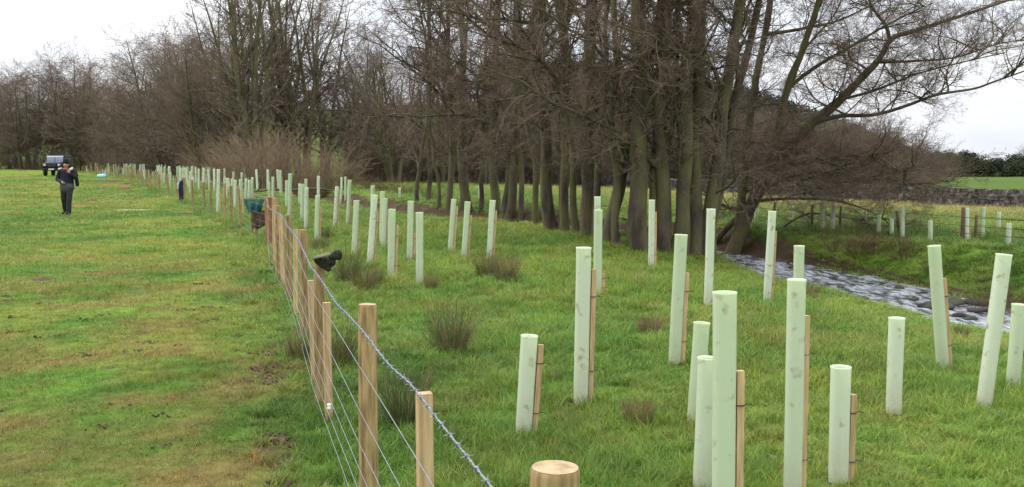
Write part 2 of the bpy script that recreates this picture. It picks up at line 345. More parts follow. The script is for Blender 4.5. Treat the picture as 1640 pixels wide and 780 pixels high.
def build_stream():
    # water ribbon following the channel, finely divided so that riffles are real relief
    P = [STREAM[0]]
    for a, b in zip(STREAM[:-9], STREAM[1:-8]):
        n = max(2, int(np.linalg.norm(b - a) / .10))
        for k in range(1, n + 1): P.append(a + (b - a) * k / n)
    P = np.array(P)
    for _ in range(60): P[1:-1] = (P[:-2] + 2 * P[1:-1] + P[2:]) / 4
    T = np.gradient(P, axis=0); T /= np.linalg.norm(T, axis=1, keepdims=True); Nn = np.stack([T[:, 1], -T[:, 0]], -1)
    o = np.linspace(-1.6, 1.6, 36)
    XY = P[:, None] + Nn[:, None] * o[None, :, None]
    L = np.concatenate([[0], np.cumsum(np.linalg.norm(np.diff(P, axis=0), axis=1))])
    U = np.repeat(L[:, None], len(o), 1); W_ = np.repeat(o[None], len(P), 0)
    z = WATER + .022 * fbm(U, W_ * .6, .55, 3, 2)
    v = np.concatenate([XY, z[..., None]], -1).reshape(-1, 3); n, k = U.shape; idx = np.arange(n * k).reshape(n, k)
    q = np.stack([idx[:-1, :-1], idx[:-1, 1:], idx[1:, 1:], idx[1:, :-1]], -1).reshape(-1, 4)
    m, t, b = mat_base('stream_water', .12, .5); b.inputs['IOR'].default_value = 1.33
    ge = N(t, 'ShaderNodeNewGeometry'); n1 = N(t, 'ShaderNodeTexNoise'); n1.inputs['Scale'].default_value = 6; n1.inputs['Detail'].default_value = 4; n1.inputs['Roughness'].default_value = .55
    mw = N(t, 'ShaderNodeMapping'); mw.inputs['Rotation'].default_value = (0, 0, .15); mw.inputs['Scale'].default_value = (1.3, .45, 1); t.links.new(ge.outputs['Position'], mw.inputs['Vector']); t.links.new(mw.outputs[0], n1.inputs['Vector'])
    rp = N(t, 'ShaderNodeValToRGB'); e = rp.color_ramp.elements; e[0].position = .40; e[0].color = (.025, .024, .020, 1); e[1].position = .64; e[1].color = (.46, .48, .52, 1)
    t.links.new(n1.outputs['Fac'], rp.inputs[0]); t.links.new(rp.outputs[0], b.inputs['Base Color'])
    bn = N(t, 'ShaderNodeBump'); bn.inputs['Strength'].default_value = .8; bn.inputs['Distance'].default_value = .04
    n2 = N(t, 'ShaderNodeTexNoise'); n2.inputs['Scale'].default_value = 12; n2.inputs['Detail'].default_value = 5; t.links.new(ge.outputs['Position'], n2.inputs['Vector'])
    t.links.new(n2.outputs['Fac'], bn.inputs['Height']); t.links.new(bn.outputs[0], b.inputs['Normal'])
    structure(link('stream', meshdata('stream', [(v, q, 0)], mats=[m])))
build_stream()

# stones in the stream
def rock_mesh(seed, sx, sy, sz):
    bm = bmesh.new(); bmesh.ops.create_icosphere(bm, subdivisions=2, radius=1)
    rg = np.random.default_rng(seed); off = rg.uniform(0, 50, 2)
    for v in bm.verts:
        c = v.co; k = 1 + .5 * float(vnoise(c.x + off[0] + c.z * .7, c.y + off[1] - c.z * .5, .9, seed))
        v.co = Vector((c.x * sx * k, c.y * sy * k, c.z * sz * k))
    me = bpy.data.meshes.new('stone'); bm.to_mesh(me); bm.free()
    for p in me.polygons: p.use_smooth = True
    me.materials.append(M['rock']); return me
ROCKS = [rock_mesh(i, *s) for i, s in enumerate([(.16, .12, .10), (.24, .17, .13), (.11, .10, .08), (.20, .26, .12)])]
rg = np.random.default_rng(4)
for px, py, k in [(1300, 432, .8), (1335, 445, .6), (1352, 437, .8), (1395, 455, .9), (1418, 470, .6), (1440, 462, 1), (1462, 480, .7), (1495, 492, 1.5), (1530, 487, 1.9), (1560, 486, 1.4),
                  (1540, 508, .9), (1555, 512, .8), (1385, 478, .7), (1270, 428, .6), (1230, 425, .6), (1573, 498, 1.1), (1480, 470, .7), (1345, 460, .5)]:
    p = at(px, py, 1); t = (WATER - EYE) / (p[2] - EYE); x, y = p[0] * t, p[1] * t
    o = link('stone', ROCKS[rg.integers(4)]); o.location = (x, y, WATER + .01 * k); k *= .55; o.scale = (k * rg.uniform(1, 1.7), k * rg.uniform(.8, 1.2), k * rg.uniform(.6, 1.)); o.rotation_euler = (0, 0, rg.uniform(0, 6))
    tag(o, 'wet dark stone breaking the surface of the stream', 'stone', 'stones in the stream')

# ------------------------------------------------------------------ bare trees
def grow(rng, start, dirs, length, r0, K, wig=.12, up=.0, tip=.25, pw=1.0):
    n = len(start); P = np.zeros((n, K, 3)); P[:, 0] = start; d = dirs / (np.linalg.norm(dirs, axis=1, keepdims=True) + 1e-9)
    st = (length / (K - 1))[:, None]
    for k in range(1, K):
        d = d + wig * rng.normal(size=(n, 3)) + np.array([0, 0, up]); d /= np.linalg.norm(d, axis=1, keepdims=True)
        P[:, k] = P[:, k - 1] + d * st
    t = np.linspace(0, 1, K) ** pw
    Rr = r0[:, None] * (1 - (1 - tip) * t[None])
    return P, Rr
def spawn(rng, P, Rr, per, t0, t1, ang, angsd, lf, ljit=.3, rf=.55, shrink=.6, flat=0, rmax=None):
    """children along every polyline"""
    n, K, _ = P.shape; pi = np.repeat(np.arange(n), per); m = len(pi)
    t = t0 + (t1 - t0) * ((np.tile(np.arange(per), n) + rng.uniform(0, 1, m)) / per)
    f = t * (K - 1); k = np.minimum(f.astype(int), K - 2); fr = (f - k)[:, None]
    a, b = P[pi, k], P[pi, k + 1]; pos = a + (b - a) * fr; tan = b - a; tan /= np.linalg.norm(tan, axis=1, keepdims=True) + 1e-9
    rad = Rr[pi, k] * (1 - fr[:, 0]) + Rr[pi, k + 1] * fr[:, 0]
    rv = rng.normal(size=(m, 3)); rv[:, 2] *= (1 - flat)
    per_ = rv - (rv * tan).sum(1, keepdims=True) * tan; per_ /= np.linalg.norm(per_, axis=1, keepdims=True) + 1e-9
    an = rng.normal(ang, angsd, m)[:, None]; d = tan * np.cos(an) + per_ * np.sin(an)
    Lp = np.linalg.norm(np.diff(P, axis=1), axis=2).sum(1)[pi]
    ln = Lp * lf * (1 - shrink * (t - t0) / max(t1 - t0, 1e-6)) * rng.uniform(1 - ljit, 1 + ljit, m)
    r = rad * rf
    if rmax: r = np.minimum(r, rmax)
    return pos, d, ln, r

def bough(seed, L=3.0):
    """one side branch with all its twigs, grown along +X"""
    rng = np.random.default_rng(seed)
    A = grow(rng, np.zeros((1, 3)), np.array([[1, 0, .12]]), np.array([L]), np.array([.0115 * L]), 14, .15, .03, .12)
    s = spawn(rng, *A, int(4.6 * L), .12, 1., .85, .22, .46 * 3 / L, rf=.6, flat=.25, shrink=.45); B = grow(rng, s[0], s[1], s[2], s[3], 7, .17, .03, .22)
    s = spawn(rng, *B, 7, .15, 1., .8, .28, .46, rf=.6, flat=.2, shrink=.4); C = grow(rng, s[0], s[1], s[2], np.maximum(s[3], .0040), 4, .20, .03, .45)
    s = spawn(rng, *C, 5, .15, 1., .75, .28, .46, rf=.75, shrink=.4); D = grow(rng, s[0], s[1], s[2], np.maximum(s[3], .0032), 3, .20, .03, .6)
    return meshdata('branch', [(*tubes(*A, 6), 0), (*tubes(*B, 4), 0), (*tubes(*C, 3), 1), (*tubes(*D, 3), 1)], mats=[M['limb'], M['twig']])
BOUGHS = [bough(100 + i, L) for i, L in enumerate([3.0, 2.4, 4.6, 2.2, 3.4, 5.2])]

def stem_line(p0, pts_or_lean, height, K=16, seed=0):
    rng = np.random.default_rng(seed); z = np.linspace(0, 1, K)
    lx, ly, cx = pts_or_lean
    x = p0[0] + lx * z * height + cx * height * (z ** 2) + np.cumsum(rng.normal(0, .055, K)) * (z > 0)
    y = p0[1] + ly * z * height + np.cumsum(rng.normal(0, .035, K)) * (z > 0)
    return np.stack([x, y, p0[2] - .25 + z * (height + .25)], -1)
def add_trunk(parent, origin, line, r0, tip=.35, S=10, flare=.22, name='trunk', mat='bark'):
    K = 40; t = np.linspace(0, len(line) - 1, K); k = np.minimum(t.astype(int), len(line) - 2); f = (t - k)[:, None]
    # Catmull-Rom smoothing
    Lp = np.vstack([2 * line[0] - line[1], line, 2 * line[-1] - line[-2]])
    p0, p1, p2, p3 = Lp[k], Lp[k + 1], Lp[k + 2], Lp[k + 3]
    P = .5 * ((2 * p1) + (-p0 + p2) * f + (2 * p0 - 5 * p1 + 4 * p2 - p3) * f ** 2 + (-p0 + 3 * p1 - 3 * p2 + p3) * f ** 3)
    u = np.linspace(0, 1, K); hgt = np.concatenate([[0], np.cumsum(np.linalg.norm(np.diff(P, axis=0), axis=1))])
    rr = r0 * (1 - (1 - tip) * u) * (1 + flare * np.exp(-hgt / .45)) * (1 + .06 * vnoise(hgt, hgt * 0 + r0 * 91, .6, 2))
    v, q = tubes(P[None], rr[None], S)
    v = v + .10 * r0 * np.stack([vnoise(v[:, 2], v[:, 0] * 6, .35, 3), vnoise(v[:, 2], v[:, 1] * 6, .35, 4), 0 * v[:, 0]], -1)
    o = link(name, meshdata(name, [(v - origin, q, 0)], mats=[M[mat]]), parent)
    return P, rr
def add_branches(parent, origin, P, rr, n, zlo, zhi, rng, scale=(.6, 1.2), elev=(.05, .95), bias=None, kinds=(0, 1, 2, 3, 4, 5)):
    ok = np.where((P[:, 2] > zlo) & (P[:, 2] < zhi))[0]
    if len(ok) == 0: return
    for i in range(n):
        k = ok[rng.integers(len(ok))]; p = P[k]
        a = rng.uniform(0, 2 * math.pi) if bias is None or rng.uniform() > bias[1] else bias[0] + rng.normal(0, .6)
        e = rng.uniform(*elev)
        o = link('branch', BOUGHS[kinds[rng.integers(len(kinds))]], parent)
        s = rng.uniform(*scale); o.scale = (s, s, s); o.location = p - origin
        o.rotation_euler = (rng.uniform(-.6, .6), -e, a)

def near_tree(label, stems, seed, group='alders standing along the near bank of the stream', nb=13):
    """stems: (px, py, radius, leanx, leany, curve, height)"""
    rng = np.random.default_rng(seed); first = ground(*stems[0][:2])
    tr = thing('alder_tree', label, 'tree', tuple(first), group)
    for i, (px, py, r, lx, ly, cx, h) in enumerate(stems):
        p0 = ground(px, py); line = stem_line(p0, (lx, ly, cx), h, seed=seed * 10 + i)
        P, rr = add_trunk(tr, first, line, r * .84)
        add_branches(tr, first, P, rr, nb if r > .125 else 5, p0[2] + 1.1, p0[2] + 7.5, rng)
        add_branches(tr, first, P, rr, nb // 3, p0[2] + 7.5, p0[2] + h, rng, (.6, 1.0), (.3, 1.0))
    return tr
near_tree('thin twin stemmed alder, one stem slanting, at the edge of the wooded bank', [(668, 323, .10, .16, .05, .0, 8), (684, 324, .13, -.01, 0, .02, 10)], 1)
near_tree('close clump of dark upright alder trunks, three stout and two slim', [(718, 331, .15, .0, .02, .0, 11), (735, 333, .12, .04, .08, 0, 10), (752, 336, .21, -.01, 0, .0, 12), (703, 328, .09, -.05, .06, .0, 9), (766, 339, .10, .06, .05, .0, 9)], 2)
near_tree('alder with spreading trunks rising from one foot like a fan', [(788, 345, .20, -.01, .0, .0, 11.5), (806, 348, .15, .11, .05, .01, 10), (814, 349, .19, .05, -.02, .0, 11), (836, 352, .12, -.03, .1, .01, 10)], 3)
near_tree('mossy alder clump, thick trunks with thinner ones close behind', [(886, 369, .20, -.02, .0, .0, 12), (906, 371, .15, .015, .1, .0, 11), (862, 361, .11, -.06, .05, .0, 9), (895, 369, .10, .05, .15, .0, 9)], 4)
near_tree('green mossed alder trunk with thin side stems leaning both ways', [(942, 380, .21, -.015, 0, .0, 12), (928, 376, .11, -.08, .05, 0, 9), (954, 384, .10, .05, .08, .0, 9)], 5)
near_tree('crooked alder curving over, slim straight stem beside it, near the stoutest trunk', [(972, 390, .17, .22, .05, -.012, 10), (990, 393, .11, .02, .1, .0, 10)], 6)
near_tree('stoutest brown alder trunk, dead straight, bare of moss low down', [(1026, 400, .235, -.01, .02, .0, 13)], 7, nb=13)
near_tree('dark straight alder trunk with two slim stems next to the stoutest one', [(1060, 402, .19, .01, .06, .0, 12), (1046, 401, .11, -.02, .1, .0, 10), (1073, 404, .11, .03, .1, 0, 10)], 8)
near_tree('pair of olive green mossy alder trunks splitting from one root', [(1086, 405, .20, .012, 0, .0, 12), (1110, 406, .19, .035, .02, .0, 12)], 9, nb=13)
near_tree('alder with two trunks leaning out towards the open water', [(1130, 410, .18, .10, .05, -.0015, 12), (1143, 411, .13, .16, .1, .0, 11)], 10)

# the big alder that leans right across the stream
def leaning_tree():
    rng = np.random.default_rng(55); base = ground(1168, 417); Y0 = base[1]
    tr = thing('alder_tree', 'big alder leaning far over the stream with a wide fan of limbs', 'tree', tuple(base), 'alders standing along the near bank of the stream')
    def pl(pts): return np.array([at(px, py, Y0 + dy) for px, py, dy in pts])
    def limb(pts, r, tip, nb, S=8, sc=(.35, .75), name='limb', mat='bark', flare=0, lo=-9, el=(-.25, .7), bias=None):
        ln = pl(pts); P, rr = add_trunk(tr, base, ln, r, tip, S, flare, name, mat)
        if nb: add_branches(tr, base, P[6:], rr[6:], int(nb * 1.15), lo, 30, rng, sc, el, bias, (0, 1, 3, 4))
        return P
    b0 = at(1168, 424, Y0)
    limb([(1166, 428, 0), (1183, 380, 0), (1202, 330, .1), (1240, 265, .2), (1292, 205, .3), (1340, 165, .4), (1375, 130, .5), (1408, 95, .6), (1428, 62, .6), (1470, 48, .7), (1540, 25, .8), (1640, -8, .9)], .19, .12, 34, 12, (.35, .8), 'trunk', flare=.3, lo=.6)
    limb([(1198, 340, 0), (1222, 290, -.2), (1243, 220, -.4), (1262, 140, -.6), (1285, 80, -.7), (1312, 0, -.8), (1335, -80, -.9), (1350, -170, -1)], .12, .4, 30)
    limb([(1180, 385, 0), (1190, 300, .3), (1200, 200, .6), (1212, 120, .8), (1228, 40, .9), (1240, -50, 1), (1245, -160, 1)], .12, .5, 30)
    limb([(1300, 198, .3), (1345, 186, .1), (1400, 184, -.1), (1450, 170, -.2), (1500, 152, -.4), (1560, 142, -.6), (1600, 128, -.7), (1680, 100, -.9)], .06, .25, 22, 7)
    limb([(1426, 66, .6), (1418, 40, .5), (1400, 15, .4), (1380, -30, .3), (1370, -90, .2)], .055, .4, 12, 6)
    limb([(1400, 100, .5), (1460, 98, .9), (1530, 92, 1.2), (1600, 70, 1.5), (1670, 60, 1.8)], .04, .3, 16, 6)
    limb([(1345, 160, .4), (1400, 145, 0), (1470, 118, -.4), (1540, 100, -.7), (1610, 84, -1)], .04, .3, 14, 6)
    limb([(1262, 140, -.6), (1310, 105, -.9), (1370, 70, -1.1), (1420, 40, -1.4), (1480, 10, -1.6)], .05, .3, 16, 6)
    limb([(1230, 55, .9), (1290, 45, 1.3), (1350, 30, 1.6), (1430, -10, 2)], .05, .3, 12, 6)
    limb([(1240, 265, .2), (1290, 262, -.3), (1350, 250, -.7), (1410, 255, -1), (1450, 275, -1.2)], .045, .3, 22, 6, (.4, .8), el=(-.4, .4))
    limb([(1205, 322, .1), (1270, 318, .4), (1340, 322, .6), (1400, 342, .7), (1440, 372, .7)], .04, .3, 18, 6, (.3, .6), el=(-.4, .4))
    limb([(1240, 375, .3), (1275, 350, .5), (1300, 342, .7), (1350, 348, .9), (1385, 356, 1)], .03, .4, 8, 5, (.25, .45), el=(-.3, .3))
    limb([(1205, 325, 0), (1180, 350, .5), (1158, 372, .9), (1140, 392, 1.1)], .09, .9, 0, 7)
    limb([(1210, 310, .1), (1270, 282, -.6), (1340, 275, -1.2), (1420, 290, -1.6), (1490, 305, -1.8)], .04, .25, 24, 6, (.4, .8), el=(-.4, .4))
    limb([(1200, 335, 0), (1160, 330, .6), (1120, 300, 1)], .06, .5, 6, 6)
leaning_tree()

# generic bare trees for the middle distance and beyond
def gen_tree(seed, h=12., nst=4, spread=.14, twl=1., shr=.55, up=.05, nb=26, csh=.6, nc=9, cup=.04, ba=.85):
    rng = np.random.default_rng(seed)
    az = rng.uniform(0, 6.28, nst); sp = spread * rng.uniform(.3, 1.3, nst)
    d = np.stack([np.cos(az) * sp, np.sin(az) * sp, np.ones(nst)], -1)
    st = np.stack([np.cos(az) * .18, np.sin(az) * .18, np.full(nst, -.3)], -1) * np.array([1 if nst > 1 else 0, 1 if nst > 1 else 0, 1])
    A = grow(rng, st, d, h * rng.uniform(.82, 1.0, nst), rng.uniform(.011, .016, nst) * h, 14, .045, .03, .10)
    s = spawn(rng, *A, nb, .14, .97, ba, .2, .32 * twl, rf=.45, shrink=shr, rmax=.05); B = grow(rng, s[0], s[1], s[2], s[3], 7, .10, up, .25)
    s = spawn(rng, *B, nc, .12, 1., .75, .22, .45, rf=.55, shrink=csh); C = grow(rng, s[0], s[1], s[2], np.maximum(s[3], .009), 4, .13, cup, .5)
    s = spawn(rng, *C, 5, .15, 1., .7, .25, .50, rf=.7, shrink=csh); D = grow(rng, s[0], s[1], s[2], np.maximum(s[3], .0075), 3, .15, cup * .8, .6)
    tm = meshdata('trunk', [(*tubes(*A, 7), 0)], mats=[M['bark_far']])
    cm = meshdata('crown', [(*tubes(*B, 4), 0), (*tubes(*C, 3), 1), (*tubes(*D, 3), 1)], mats=[M['bark_far'], M['twig_far']])
    return tm, cm
TREES = [gen_tree(201, 12, 6, .15, .75, nb=19), gen_tree(202, 12, 5, .12, .7, nb=20), gen_tree(203, 12, 5, .22, 1.15), gen_tree(204, 12, 3, .2, 1.3), gen_tree(205, 11.6, 2, .10, 1.15, .35, .02, 44, .25, 10, -.01, 1.0), gen_tree(206, 11.6, 3, .15, 1.05, .35, .02, 30, .25, 10, -.01, 1.0)]
def place_tree(x, y, h, var, label, group, rot=0, sx=1.):
    z = hz(x, y); tr = thing('bare_tree', label, 'tree', (x, y, z), group)
    tm, cm = TREES[var]; k = h / 12
    tr.scale = (k * sx, k * sx, k); tr.rotation_euler = (0, 0, rot)
    link('trunk', tm, tr); link('crown', cm, tr)
rg = np.random.default_rng(8)
def pxx(px, d): return (px - 820) / FPX * d
L1 = 'tall bare multi stemmed tree rising behind the tan willow thicket'
for px, d, h, v in [(388, 74, 19, 0), (418, 70, 20, 1), (450, 78, 20, 0), (486, 74, 17, 1), (522, 82, 16, 5), (364, 88, 19, 0), (342, 95, 17, 4)]:
    place_tree(pxx(px, d), d, h, v, L1, 'tall trees behind the willow thicket', rg.uniform(0, 6))
L2 = 'bare round crowned tree at the far end of the pasture near the vehicle'
for px, d, h, v in [(-60, 170, 17, 4), (-20, 165, 17, 5), (20, 160, 17.5, 4), (55, 158, 16.5, 5), (85, 150, 18, 4), (112, 152, 18.5, 5), (140, 150, 17, 4), (168, 148, 14, 5), (30, 185, 17, 1), (100, 185, 17, 3), (0, 150, 15, 4), (150, 175, 15, 2), (40, 146, 14, 5), (125, 142, 14, 2)]:
    place_tree(pxx(px, d), d, h, v, L2, 'trees at the far end of the pasture', rg.uniform(0, 6), 1.25)
L3 = 'bare tree in the row behind the far tree tubes, left of willow thicket'
L3 = 'bare tree in the row between the vehicle and the willow thicket'
for px, d, h, v in [(195, 130, 12, 5), (225, 118, 16, 4), (252, 112, 16.5, 5), (278, 110, 16, 4), (305, 105, 15.5, 5), (330, 108, 15, 4), (210, 140, 13, 2), (290, 128, 15, 2), (240, 135, 14, 1), (325, 92, 13, 2), (265, 100, 11, 5)]:
    place_tree(pxx(px, d), d, h, v, L3, 'trees between the vehicle and the willow thicket', rg.uniform(0, 6), 1.15)
L4 = 'bare twiggy tree across the stream seen through the bank alders'
for px, d, h, v in [(590, 78, 12, 3), (632, 72, 11.5, 2), (672, 82, 12, 0), (705, 76, 11.5, 3), (742, 84, 12, 2), (780, 78, 11.5, 0), (822, 86, 12, 3), (862, 80, 11, 2), (902, 88, 12, 1), (942, 82, 11, 3), (986, 90, 11.5, 2), (1036, 86, 10.5, 0), (1082, 92, 10.5, 3), (1130, 88, 10, 2),
                    (565, 84, 12, 0), (612, 92, 13, 2)]:
    place_tree(pxx(px, d), d, h, v, L4, 'bare trees on the far side of the stream', rg.uniform(0, 6), 1.1)
L5 = 'brownish bare tree at the foot of the conifer hill by the stone wall'
for px, d, h, v in [(1190, 105, 9, 3), (1240, 110, 9, 2), (1285, 112, 9, 0), (1330, 115, 9, 3), (1370, 112, 8.5, 2), (1410, 118, 8, 3), (1445, 116, 7, 2), (1475, 118, 5.5, 3), (1500, 116, 4.5, 2), (1150, 100, 9, 2), (1525, 125, 4, 3), (1215, 90, 7, 5), (1265, 92, 7, 4), (1310, 94, 7, 5), (1355, 95, 6.5, 4), (1395, 96, 6, 5), (1430, 98, 5.5, 4), (1462, 100, 4.5, 5)]:
    place_tree(pxx(px, d), d, h, v, L5, 'trees at the foot of the conifer hill', rg.uniform(0, 6), 1.35)

# willow thicket: many stems from the ground
def gen_shrub(seed, h, n, mat, spread=.6, lv=3):
    rng = np.random.default_rng(seed); az = rng.uniform(0, 6.28, n); rr = rng.uniform(0, .22, n) * h
    sp = spread * rng.uniform(.2, 1.2, n)
    d = np.stack([np.cos(az) * sp, np.sin(az) * sp, np.ones(n)], -1); st = np.stack([np.cos(az) * rr, np.sin(az) * rr, np.full(n, -.15)], -1)
    A = grow(rng, st, d, h * rng.uniform(.6, 1.1, n), np.full(n, .006 * h), 8, .09, .02, .2)
    s = spawn(rng, *A, 9, .15, 1., .6, .2, .40, rf=.6); B = grow(rng, s[0], s[1], s[2], np.maximum(s[3], .0018 * h), 5, .12, .04, .4)
    parts = [(*tubes(*A, 4), 0), (*tubes(*B, 3), 0)]
    if lv > 2:
        s = spawn(rng, *B, 6, .15, 1., .6, .2, .45, rf=.7); C = grow(rng, s[0], s[1], s[2], np.maximum(s[3], .0014 * h), 3, .15, .03, .6); parts.append((*tubes(*C, 3), 0))
    return meshdata('shrub', parts, mats=[mat])
WIL = [gen_shrub(301, 4.2, 34, M['willow']), gen_shrub(302, 4.2, 28, M['willow'], .8)]
for px, d, k, v in [(362, 62, .85, 0), (390, 58, .95, 1), (425, 56, 1.05, 0), (462, 55, 1.1, 1), (500, 56, 1.0, 0), (535, 57, .8, 1), (440, 62, 1.2, 0), (345, 68, .8, 1)]:
    x = pxx(px, d); o = link('willow_shrub', WIL[v], None, None, (x, d, hz(x, d))); k *= .86; o.scale = (k * 1.25, k * 1.25, k); o.rotation_euler = (0, 0, rg.uniform(0, 6))
    tag(o, 'tan twiggy willow shrub in the thicket behind the tree tubes', 'shrub', 'willow thicket')
UND = [gen_shrub(303, 4.2, 44, M['twig_far'], .8), gen_shrub(304, 4.2, 40, M['twig_far'], 1.0)]
for i, (px, d, k) in enumerate([(-10, 150, 1.3), (15, 148, 1.2), (40, 150, 1.4), (66, 146, 1.2), (92, 145, 1.4), (118, 146, 1.3), (142, 144, 1.4), (168, 140, 1.2), (186, 132, 1.3), (206, 124, 1.2), (228, 122, 1.3), (248, 114, 1.2), (268, 112, 1.3), (288, 108, 1.2), (308, 104, 1.3), (328, 100, 1.2), (346, 92, 1.2),
        (590, 74, 1.1), (622, 76, 1.2), (655, 78, 1.2), (690, 80, 1.3), (725, 80, 1.2), (760, 82, 1.3), (800, 82, 1.2), (840, 84, 1.3), (880, 84, 1.2), (920, 86, 1.3), (960, 86, 1.2), (1000, 88, 1.3), (1045, 90, 1.2), (1090, 90, 1.3), (1135, 90, 1.2), (1175, 88, 1.2), (1215, 84, 1.2), (1255, 84, 1.1), (1295, 84, 1.1), (1335, 84, 1.05), (1375, 84, 1.0), (1410, 86, .9), (1445, 86, .85), (1478, 88, .7)]):
    x = pxx(px, d); o = link('leafless_shrub', UND[i % 2], None, None, (x, d, hz(x, d))); k *= .68 if px < 400 else .85; o.scale = (k * 1.5, k * 1.5, k); o.rotation_euler = (0, 0, rg.uniform(0, 6))
    if px < 400: tag(o, 'brown leafless shrub under the far trees beyond the pasture', 'shrub', 'undergrowth below the pasture trees')
    else: tag(o, 'brown leafless shrub in the undergrowth beyond the stone wall', 'shrub', 'undergrowth across the stream')
SCR = [gen_shrub(311, 1.0, 34, M['scrub'], 1.1), gen_shrub(312, 1.0, 30, M['scrub'], 1.3)]
for i, (px, py, k) in enumerate([(1375, 408, .7), (1450, 410, .65), (1405, 402, .6), (1600, 500, .75), (1635, 520, .8), (860, 350, .7), (880, 352, .6), (1340, 400, .5), (1505, 440, .45), (650, 312, 1.1), (620, 310, 1.2), (588, 305, 1.3), (560, 300, 1.2), (700, 320, .9), (1290, 470, .35), (828, 345, .6), (915, 362, .55), (960, 372, .5), (1005, 380, .5), (1065, 388, .5)]):
    p = ground(px, py); o = link('bramble_scrub', SCR[i % 2], None, None, tuple(p)); o.scale = (k * 1.2, k * 1.2, k); o.rotation_euler = (0, 0, i)
    lab = 'low reddish bramble scrub before the willow thicket' if px < 660 else 'bramble scrub at the foot of the dark bank alders' if px < 1100 else 'bramble scrub at the water edge beside the hard leaning tube' if px > 1550 else 'reddish bramble patch on the grassy far bank above the riffle'
    tag(o, lab, 'shrub', 'bramble scrub on the banks')

# ------------------------------------------------------------------ instanced stuff through geometry nodes
def hidden_collection(name, meshes):
    c = bpy.data.collections.new(name)
    for i, me in enumerate(meshes): c.objects.link(bpy.data.objects.new(f'{name}_{i:02d}', me))
    return c
def scatter(name, pts, rot, scl, idx, tint, coll):
    me = bpy.data.meshes.new(name); n = len(pts)
    me.vertices.add(n); me.vertices.foreach_set('co', np.asarray(pts, np.float32).ravel())
    for nm, typ, key, val in (('rot', 'FLOAT_VECTOR', 'vector', rot), ('scl', 'FLOAT_VECTOR', 'vector', scl), ('idx', 'INT', 'value', idx), ('tint', 'FLOAT_VECTOR', 'vector', tint)):
        a = me.attributes.new(nm, typ, 'POINT'); a.data.foreach_set(key, np.asarray(val, np.int32 if typ == 'INT' else np.float32).ravel())
    o = link(name, me); stuff(o)
    g = bpy.data.node_groups.new(name + '_scatter', 'GeometryNodeTree')
    g.interface.new_socket('Geometry', in_out='INPUT', socket_type='NodeSocketGeometry'); g.interface.new_socket('Geometry', in_out='OUTPUT', socket_type='NodeSocketGeometry')
    gi = N(g, 'NodeGroupInput'); go = N(g, 'NodeGroupOutput'); ip = N(g, 'GeometryNodeInstanceOnPoints'); ci = N(g, 'GeometryNodeCollectionInfo')
    ci.inputs['Collection'].default_value = coll; ci.inputs['Separate Children'].default_value = True; ci.inputs['Reset Children'].default_value = True
    def na(nm, dt):
        x = N(g, 'GeometryNodeInputNamedAttribute', data_type=dt); x.inputs['Name'].default_value = nm; return x.outputs['Attribute']
    ip.inputs['Pick Instance'].default_value = True
    g.links.new(gi.outputs[0], ip.inputs['Points']); g.links.new(ci.outputs[0], ip.inputs['Instance'])
    g.links.new(na('idx', 'INT'), ip.inputs['Instance Index'])
    e2r = N(g, 'FunctionNodeEulerToRotation'); g.links.new(na('rot', 'FLOAT_VECTOR'), e2r.inputs[0]); g.links.new(e2r.outputs[0], ip.inputs['Rotation'])
    g.links.new(na('scl', 'FLOAT_VECTOR'), ip.inputs['Scale']); g.links.new(ip.outputs[0], go.inputs[0])
    md = o.modifiers.new('scatter', 'NODES'); md.node_group = g
    return o

def leaf_mat(name, transl=.3, rough=.55, spec=.25):
    m, t, b = mat_base(name, rough, spec)
    a = N(t, 'ShaderNodeAttribute', attribute_name='tint', attribute_type='INSTANCER')
    g = N(t, 'ShaderNodeAttribute', attribute_name='shade'); g.attribute_type = 'GEOMETRY'
    mu = N(t, 'ShaderNodeMix', data_type='RGBA', blend_type='MULTIPLY'); mu.inputs['Factor'].default_value = 1
    t.links.new(a.outputs['Color'], mu.inputs[6]); t.links.new(g.outputs['Color'], mu.inputs[7])
    t.links.new(mu.outputs[2], b.inputs['Base Color'])
    tr = N(t, 'ShaderNodeBsdfTranslucent'); t.links.new(mu.outputs[2], tr.inputs[0]); ms = N(t, 'ShaderNodeMixShader'); ms.inputs[0].default_value = transl
    t.links.new(b.outputs[0], ms.inputs[1]); t.links.new(tr.outputs[0], ms.inputs[2]); t.links.new(ms.outputs[0], t.nodes['Material Output'].inputs[0])
    return m
M['grass'] = leaf_mat('grass_blade')
M['needle'] = leaf_mat('evergreen_foliage', .15, .7, .15)
